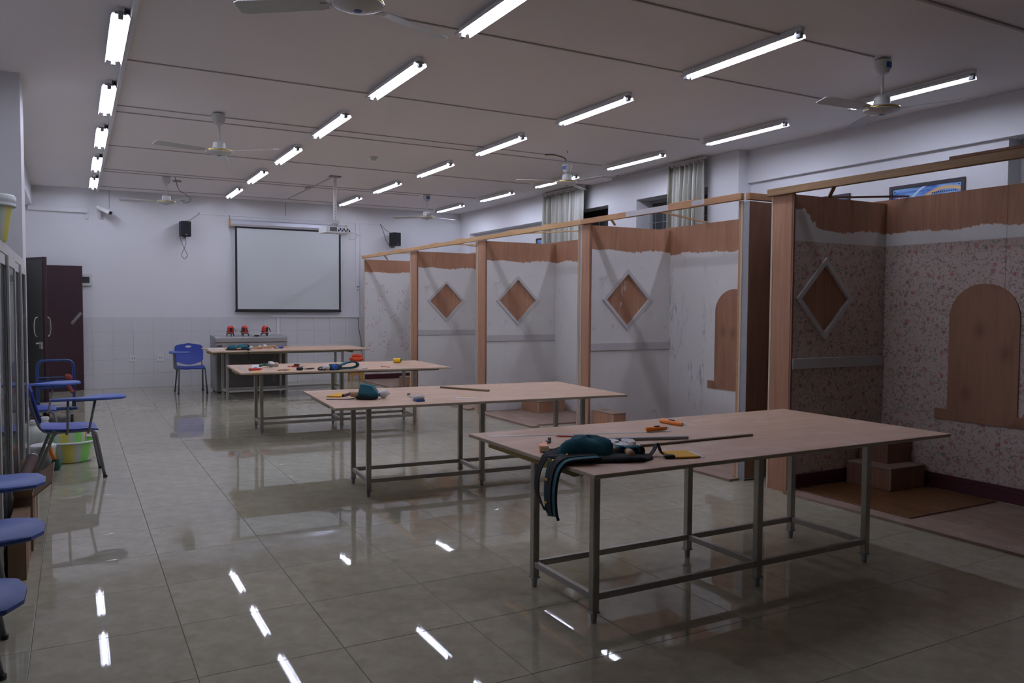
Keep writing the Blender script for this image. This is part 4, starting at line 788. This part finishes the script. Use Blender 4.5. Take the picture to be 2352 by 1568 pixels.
def level(x, lab, rz):
    t = thing('laser_level', lab, 'laser level', (x+.015, 14.28, .951), rz, 'red laser levels')
    b_ = MB().lathe([(.052, .055), (.055, .06), (.055, .135), (.048, .165), (.030, .182), (.0001, .186)], (0, 0, 0), 20).build('body', 'red', t, True); MB().bbox(-.02, .02, -.060, -.045, .08, .155, .006).build('window', 'black', b_); MB().lathe([(.056, .056), (.056, .066)], (0, 0, 0), 20, caps=False).build('grey_ring', 'alu', b_)
    MB().lathe([(.060, .044), (.060, .055)], (0, 0, 0), 20).build('base_ring', 'black', t)
    for k in range(3):
        a = k*2*PI/3+.5; lg = MB().sweep([(.055*math.cos(a), .055*math.sin(a), .048), (.066*math.cos(a), .066*math.sin(a), .03), (.066*math.cos(a), .066*math.sin(a), .002)], [.010, .009, .006], 8).build('leg', 'black', t, True)
    MB().ribbon([(.045, -.045, .15), (.075, -.05, .09), (.078, -.05, .075)], (0, 1, .2), .02, .006).build('side_arm', 'black', t); MB().bbox(-.07, -.052, -.02, .02, .07, .085, .003).build('knob', 'black', t)
    return t
level(2.33, 'red laser level standing leftmost on the console', .0); level(2.56, 'red laser level in the middle of the console', -.5); level(2.905, 'red laser level standing rightmost on the console', .5)
t = thing('level_charger', 'small black charger with wire between the laser levels', 'charger', (2.77, 14.22, .950)); MB().bbox(-.04, .04, -.02, .02, 0, .025, .005).build('body', 'black', t); MB().sweep(bez([(-.04, 0, .01), (-.08, .02, .006), (-.12, .0, .05), (-.13, .03, .10)]), .003, 6).build('wire', 'grey', t, 'all')

# ================================================================ CHAIRS
def make_chair(lab):
    t = thing('tablet_chair', lab, 'chair', group='blue tablet-arm chairs')
    # seat: front is +x
    n = 10; vs = []; fs = []
    for sgn in (1, -1):
        for i in range(n+1):
            for j in range(n+1):
                u, v = i/n, j/n*2-1; x = -.20+.42*u; y = .225*v*(1-.10*u**3)
                z = .435-.022*(1-v*v)*(1-.6*u)-.03*max(0, u-.8)*5*(1-.0)*.4+.018*(1-u)**3+(.010*(1-min(1, abs(v)*3)) if u > .75 else 0)
                vs.append((x, y, z+(0 if sgn > 0 else -.014)))
    k = (n+1)**2
    for i in range(n):
        for j in range(n):
            a, b, c_, d = i*(n+1)+j, i*(n+1)+j+1, (i+1)*(n+1)+j+1, (i+1)*(n+1)+j; fs += [(a, d, c_, b), (k+a, k+b, k+c_, k+d)]
    edge = [i*(n+1) for i in range(n+1)]+[n*(n+1)+j for j in range(1, n+1)]+[i*(n+1)+n for i in range(n-1, -1, -1)]+[j for j in range(n-1, 0, -1)]
    for q in range(len(edge)): a, b = edge[q], edge[(q+1) % len(edge)]; fs.append((a, b, k+b, k+a))
    MB().add(vs, fs).build('seat', 'blue', t, True)
    # backrest with a hand slot: star rings round the slot
    outl = [(-.225, .52), (-.235, .66), (-.225, .775), (-.19, .795), (0, .825), (.19, .795), (.225, .775), (.235, .66), (.225, .52), (.09, .465), (0, .455), (-.09, .465)]
    N = 48; c0 = (0, .765)
    def hit(a):
        dx, dz = math.cos(a), math.sin(a); best = 9
        for i in range(len(outl)):
            (x1, z1), (x2, z2) = outl[i], outl[(i+1) % len(outl)]; ex, ez = x2-x1, z2-z1; det = dx*(-ez)+ex*dz
            if abs(det) < 1e-9: continue
            wx, wz = x1-c0[0], z1-c0[1]; tt = (wx*(-ez)+ex*wz)/det; uu = (dx*wz-dz*wx)/det
            if tt > 0 and -.001 <= uu <= 1.001: best = min(best, tt)
        return best
    R = 5; vs = []; fs = []
    for side in (0, 1):
        for q in range(R+1):
            for i in range(N):
                a = 2*PI*i/N; inner = 1/math.sqrt((math.cos(a)/.052)**2+(math.sin(a)/.019)**2); rr = inner+(hit(a)-inner)*q/R; y, z = c0[0]+rr*math.cos(a), c0[1]+rr*math.sin(a)
                x = -.215-(z-.46)*.26+.9*y*y-.020*math.sin((z-.46)/.36*PI)-(.012 if side else 0); vs.append((x, y, z))
    kk = (R+1)*N
    for q in range(R):
        for i in range(N): j = (i+1) % N; fs += [(q*N+i, q*N+j, (q+1)*N+j, (q+1)*N+i), (kk+q*N+i, kk+(q+1)*N+i, kk+(q+1)*N+j, kk+q*N+j)]
    for i in range(N): j = (i+1) % N; fs += [(i, kk+i, kk+j, j), (R*N+i, R*N+j, kk+R*N+j, kk+R*N+i)]
    MB().add(vs, fs).build('backrest', 'blue', t, True)
    for s in (-1, 1):
        y = s*.205
        f = MB().sweep([(.262, s*.225, .012), (.20, y, .385), (.17, y, .412), (.14, y, .418)], .0145, 8, True, .8).build('front_leg', 'legtube', t, 'all'); MB().lathe([(.017, 0), (.017, .02)], (.265, s*.2255, 0), 10).build('foot_cap', 'black', f)
        f = MB().sweep([(-.262, s*.225, .012), (-.12, y, .385), (-.09, y, .412), (-.06, y, .418)], .0145, 8, True, .8).build('rear_leg', 'legtube', t, 'all'); MB().lathe([(.017, 0), (.017, .02)], (-.265, s*.2255, 0), 10).build('foot_cap', 'black', f)
        MB().sweep(bez([(.16, y, .414), (-.02, y, .412), (-.14, y, .415), (-.20, y, .445), (-.235, y, .52), (-.285, y*.99, .72)]), .011, 8).build('side_tube', 'legtube', t, 'all')
    for s, x in ((0, -.02), (1, .14)): MB().sweep([(x, -.212, .405), (x+.0, -.245, .40), (x+.005, -.262, .425), (x+.045*s+.01, -.268, .684)], .0105, 8).build('arm_post', 'legtube', t, 'all')
    P = [(-.14, -.315), (-.10, -.328), (.05, -.335), (.16, -.36), (.30, -.365), (.40, -.33), (.435, -.265), (.435, -.15), (.41, -.07), (.34, -.035), (.24, -.045), (.17, -.11), (.10, -.20), (.02, -.238), (-.10, -.248), (-.14, -.262)]
    tb = MB(); nP = len(P); cx_ = sum(a for a, b in P)/nP; cy_ = sum(b for a, b in P)/nP
    rings = [(.97, .684), (1., .689), (1., .700), (.97, .705)]
    tb.add([(cx_+(a-cx_)*k_, cy_+(b-cy_)*k_, z_) for k_, z_ in rings for a, b in P], [tuple(reversed(range(nP))), tuple(range(3*nP, 4*nP))]+[(r*nP+i, r*nP+(i+1) % nP, (r+1)*nP+(i+1) % nP, (r+1)*nP+i) for r in range(3) for i in range(nP)])
    tb.build('tablet', 'bluetab', t, True); MB().bbox(.02, .20, -.285, -.235, .672, .684, .003).build('tablet_bracket', 'black', t)
    return t
CH = make_chair('blue tablet-arm chair standing free in front of the striped basins')
CH.location = (-.065, 7.87, 0); CH.rotation_euler = (0, 0, .06)
for x, y, rz, lab in ((-.40, 9.40, .05, 'blue tablet-arm chair half hidden behind the free-standing one'), (1.727, 14.50, -PI/2, 'blue chair facing the room beside the grey console'),
                      (-.565, 4.36, .02, 'blue tablet-arm chair cut by the left edge, farthest of three'), (-.54, 3.47, .0, 'blue tablet-arm chair cut by the left edge, middle of three'), (-.56, 2.75, -.02, 'blue tablet-arm chair in the bottom left corner, nearest of three')):
    o = copy_tree(CH); o.location = (x, y, 0); o.rotation_euler = (0, 0, rz); o['label'] = lab

# ================================================================ LEFT SIDE CLUTTER
def cabinet(y0, y1, lab):
    t = thing('glass_cabinet', lab, 'cabinet', (-.35, y0, 0), 0, 'aluminium glass-door cabinets'); L = y1-y0; D_ = .38; H_ = 1.845
    MB().box(-D_, -.03, 0, L, H_-.02, H_).box(-D_, -.03, 0, L, .06, .08).box(-D_, -D_+.01, 0, L, .08, H_-.02).box(-D_, -.03, 0, .012, .08, H_-.02).box(-D_, -.03, L-.012, L, .08, H_-.02).build('carcass', 'greyedge', t)
    for z in (.50, .92, 1.34): MB().box(-D_+.01, -.04, .012, L-.012, z, z+.016).build('shelf', 'greyedge', t)
    MB().box(-.03, .0, 0, .035, .0, H_).box(-.03, 0, L-.045, L, 0, H_).box(-.03, 0, .035, L-.045, H_-.06, H_).box(-.03, 0, .035, L-.045, 0, .09).build('face_frame', 'alucab', t)
    for k in range(2):
        a, b = (.04, L/2+.03) if k == 0 else (L/2-.03, L-.05); x = .001 if k else -.014
        d = MB().box(x, x+.012, a, a+.055, .09, H_-.065).box(x, x+.012, b-.055, b, .09, H_-.065).box(x, x+.012, a+.055, b-.055, H_-.125, H_-.065).box(x, x+.012, a+.055, b-.055, .09, .15).build('sliding_door', 'alucab', t)
        MB().box(x+.004, x+.007, a+.055, b-.055, .15, H_-.125).build('pane', 'glass', d)
cabinet(6.27, 7.56, 'aluminium glass-door cabinet standing next to the column'); cabinet(4.96, 6.25, 'aluminium glass-door cabinet at the left edge, nearer the camera')
t = thing('plastic_bucket', 'yellow and green bucket with white rim on top of the cabinet', 'bucket', (-.43, 5.36, 1.845)); MB().lathe([(.10, 0), (.105, .01), (.135, .20), (.128, .20), (.10, .012)], (0, 0, 0), 24, caps=True).build('bucket_body', 'basin', t, True)
MB().lathe([(.134, .195), (.150, .195), (.150, .205), (.146, .212), (.150, .22), (.150, .25), (.140, .262), (.128, .25), (.130, .20)], (0, 0, 0), 24, caps=False).build('rim', 'rim', t, 'all')
def basin(x, y, z, r, h, lab, base=.72):
    t = thing('plastic_basin', lab, 'basin', (x, y, z), .3, 'striped plastic basins'); MB().lathe([(.0001, 0), (r*base, 0), (r*(base+.06), .01), (r*.97, h), (r*.955, h), (r*(base+.03), .014), (.0001, .012)], (0, 0, 0), 32, caps=False).build('bowl', 'basin', t, True)
    MB().lathe([(r*.95, h-.002), (r*1.04, h-.004), (r*1.05, h+.006), (r*1.0, h+.014), (r*.95, h+.008)], (0, 0, 0), 32, caps=False).build('rim', 'rim', t, 'all'); return t
basin(-.05, 8.62, .001, .225, .19, 'wide green and yellow striped basin on the floor'); t = basin(-.085, 8.64, .016, .165, .30, 'taller striped bucket standing inside the wide basin', .88)
MB().sweep(bez([(-.165, 0, .29), (-.13, -.12, .14), (0, -.178, .10), (.13, -.12, .14), (.165, 0, .29)]), .003, 6).build('wire_handle', 'grey', t, 'all')
for k, (x, y) in enumerate(((-.35, 8.80), (-.27, 9.02))):
    t = thing('white_jug', ['white plastic jug just right of the cabinet', 'white plastic jug behind the striped bucket'][k], 'jug', (x, y, 0), 0, 'white plastic jugs'); MB().lathe([(.075, 0), (.08, .01), (.08, .26), (.06, .31), (.03, .33), (.03, .35)], (0, 0, 0), 18).build('body', 'milky', t, True); MB().lathe([(.036, .352), (.036, .38), (.03, .385)], (0, 0, 0), 14).build('cap', 'white', t, True)
t = thing('white_pail', 'low white paint pail beside the wide basin', 'pail', (-.265, 8.30, 0)); MB().lathe([(.085, 0), (.088, .01), (.10, .20), (.092, .20), (.08, .012)], (0, 0, 0), 22).build('body', 'milky', t, True); MB().lathe([(.105, .195), (.105, .215), (.09, .225), (.0001, .228)], (0, 0, 0), 22).build('lid', 'white', t, True)
t = thing('cleaning_brush', 'orange and green scrubbing brush leaning by the pail', 'brush', (-.20, 8.17, 0), .5); MB().sweep([(-.02, .0, .26), (.0, 0, .16), (.03, 0, .10)], [.014, .018, .02], 8).build('handle', 'orange', t, True); MB().lathe([(.03, 0), (.045, .04), (.03, .10)], (.04, 0, 0), 12).build('bristles', 'green', t, True)
t = thing('platform_trolley', 'blue platform trolley with tubular push handle by the doors', 'trolley', (-.215, 11.35, 0))
MB().bbox(-.24, .235, 0, .62, .165, .205, .012).build('deck_rim', 'bluesteel', t); MB().box(-.225, .22, .012, .608, .205, .209).build('deck_sheet', 'alu', t); MB().box(-.225, .22, .20, .212, .209, .2115).build('deck_stripe', 'bluesteel', t)
MB().sweep(bez([(-.195, .03, .21), (-.195, .02, .45), (-.195, .01, .70), (-.165, .005, .775), (-.11, .005, .79), (0, .005, .79), (.11, .005, .79), (.165, .005, .775), (.195, .01, .70), (.195, .02, .45), (.195, .03, .21)], 6), .018, 10).build('push_handle', 'bluesteel', t, 'all')
MB().bbox(-.18, .18, .012, .022, .44, .55, .003).build('handle_panel', 'bluesteel', t); MB().sweep([(-.19, .015, .58), (.19, .015, .58)], .008, 8).build('cross_bar', 'bluesteel', t)
for x in (-.195, .195): MB().bbox(x-.022, x+.022, .01, .06, .205, .27, .004).build('handle_socket', 'black', t)
for x in (-.17, .17):
    for y in (.09, .53): c_ = MB().bbox(x-.025, x+.025, y-.03, y+.03, .10, .165, .004).build('caster_fork', 'alu', t); MB().lathe([(.05, -.016), (.052, -.012), (.052, .012), (.05, .016)], (x, y+.02, .052), 16, 'X', M=None).build('wheel', 'black', c_, True)
t = thing('red_cloth', 'twisted red cloth tied to the trolley handle', 'cloth', (-.075, 11.30, .46)); MB().sweep(bez([(-.03, 0, .13), (.0, -.01, .14), (.02, 0, .08), (.0, 0, .03), (.02, 0, -.03), (.05, -.01, -.07)]), [.012]+[.026, .028, .022, .03, .018, .028]*4+[.022]*6, 10).build('twist', 'rope', t, 'all')
lump(MB(), .0, -.01, .125, .04, .03, .03, 44, 14, 8, -1).build('knot', 'rope', t, 'all')
o = MB().bbox(0, .11, 0, .012, 0, 1.32, .002).build('marbled_sheet', 'marble', None, False, (-.475, 8.132, 0)); tag(o, 'narrow marbled white sheet standing between cabinet and column', 'sheet')
def carton(x, y, w_, d, h, lab, mat='card', flaps=True):
    t = thing('carton', lab, 'cardboard box', (x, y, 0), 0, 'brown cardboard boxes'); th = .006
    MB().box(0, w_, 0, th, 0, h).box(0, w_, d-th, d, 0, h).box(0, th, th, d-th, 0, h).box(w_-th, w_, th, d-th, 0, h).box(th, w_-th, th, d-th, 0, th).build('box_walls', mat, t)
    if flaps:
        MB().box(0, .006, 0, d, 0, .13, T(w_, 0, h) @ Matrix.Rotation(.9, 4, 'Y')).build('flap', mat, t); MB().box(0, w_, 0, .006, 0, .12, T(0, d-.006, h) @ Matrix.Rotation(-.5, 4, 'X')).build('flap', mat, t); MB().box(0, w_, 0, .006, 0, .12, T(0, 0, h) @ Matrix.Rotation(1.0, 4, 'X')).build('flap', mat, t)
    else: MB().box(0, w_, 0, d, h, h+.004).build('lid', mat, t)
    MB().box(w_, w_+.0008, d*.45, d*.58, 0, h).build('packing_tape', 'handle', t)
carton(-.333, 5.55, .095, .72, .33, 'tall open cardboard carton on the floor before the cabinets', 'card'); carton(-.333, 4.98, .085, .53, .28, 'lower pale cardboard carton behind the chair tablets', 'card', False)
t = thing('cardboard_tube', 'dark cardboard tube with a silver cap lying on the cartons', 'tube', (-.30, 5.72, .385), math.radians(86)); MB().lathe([(.034, 0), (.034, .52)], (0, 0, 0), 18, 'X', M=Matrix.Rotation(-.12, 3, 'Y')).build('tube', 'carddark', t, True); MB().lathe([(.036, .515), (.036, .53), (.026, .531), (.012, .524), (.0001, .524)], (0, 0, 0), 18, 'X', M=Matrix.Rotation(-.12, 3, 'Y')).build('cap', 'chrome', t, True)
# stool with orange-red cloth beside the farthest booth
t = thing('wooden_stool', 'small yellow pine stool beside the farthest booth', 'stool', (4.855, 15.22, 0)); MB().bbox(-.13, .13, -.12, .12, .36, .385, .004).build('seat', 'stool', t)
for x in (-.11, .11):
    for y in (-.10, .10): MB().bbox(x-.016, x+.016, y-.016, y+.016, 0, .36, .003).build('leg', 'stool', t)
for y in (-.10, .10): MB().bbox(-.094, .094, y-.010, y+.010, .13, .16, .002).build('stretcher', 'stool', t)
t = thing('folded_cloth', 'crumpled orange red cloth on the pine stool', 'cloth', (4.865, 15.20, .386)); lump(MB(), 0, 0, .055, .125, .10, .06, 51, 26, 14, .001).build('lower_fold', 'redcloth', t, 'all'); lump(MB(), .01, .01, .12, .10, .085, .035, 52, 22, 10, .06).build('upper_fold', 'redcloth', t, 'all')
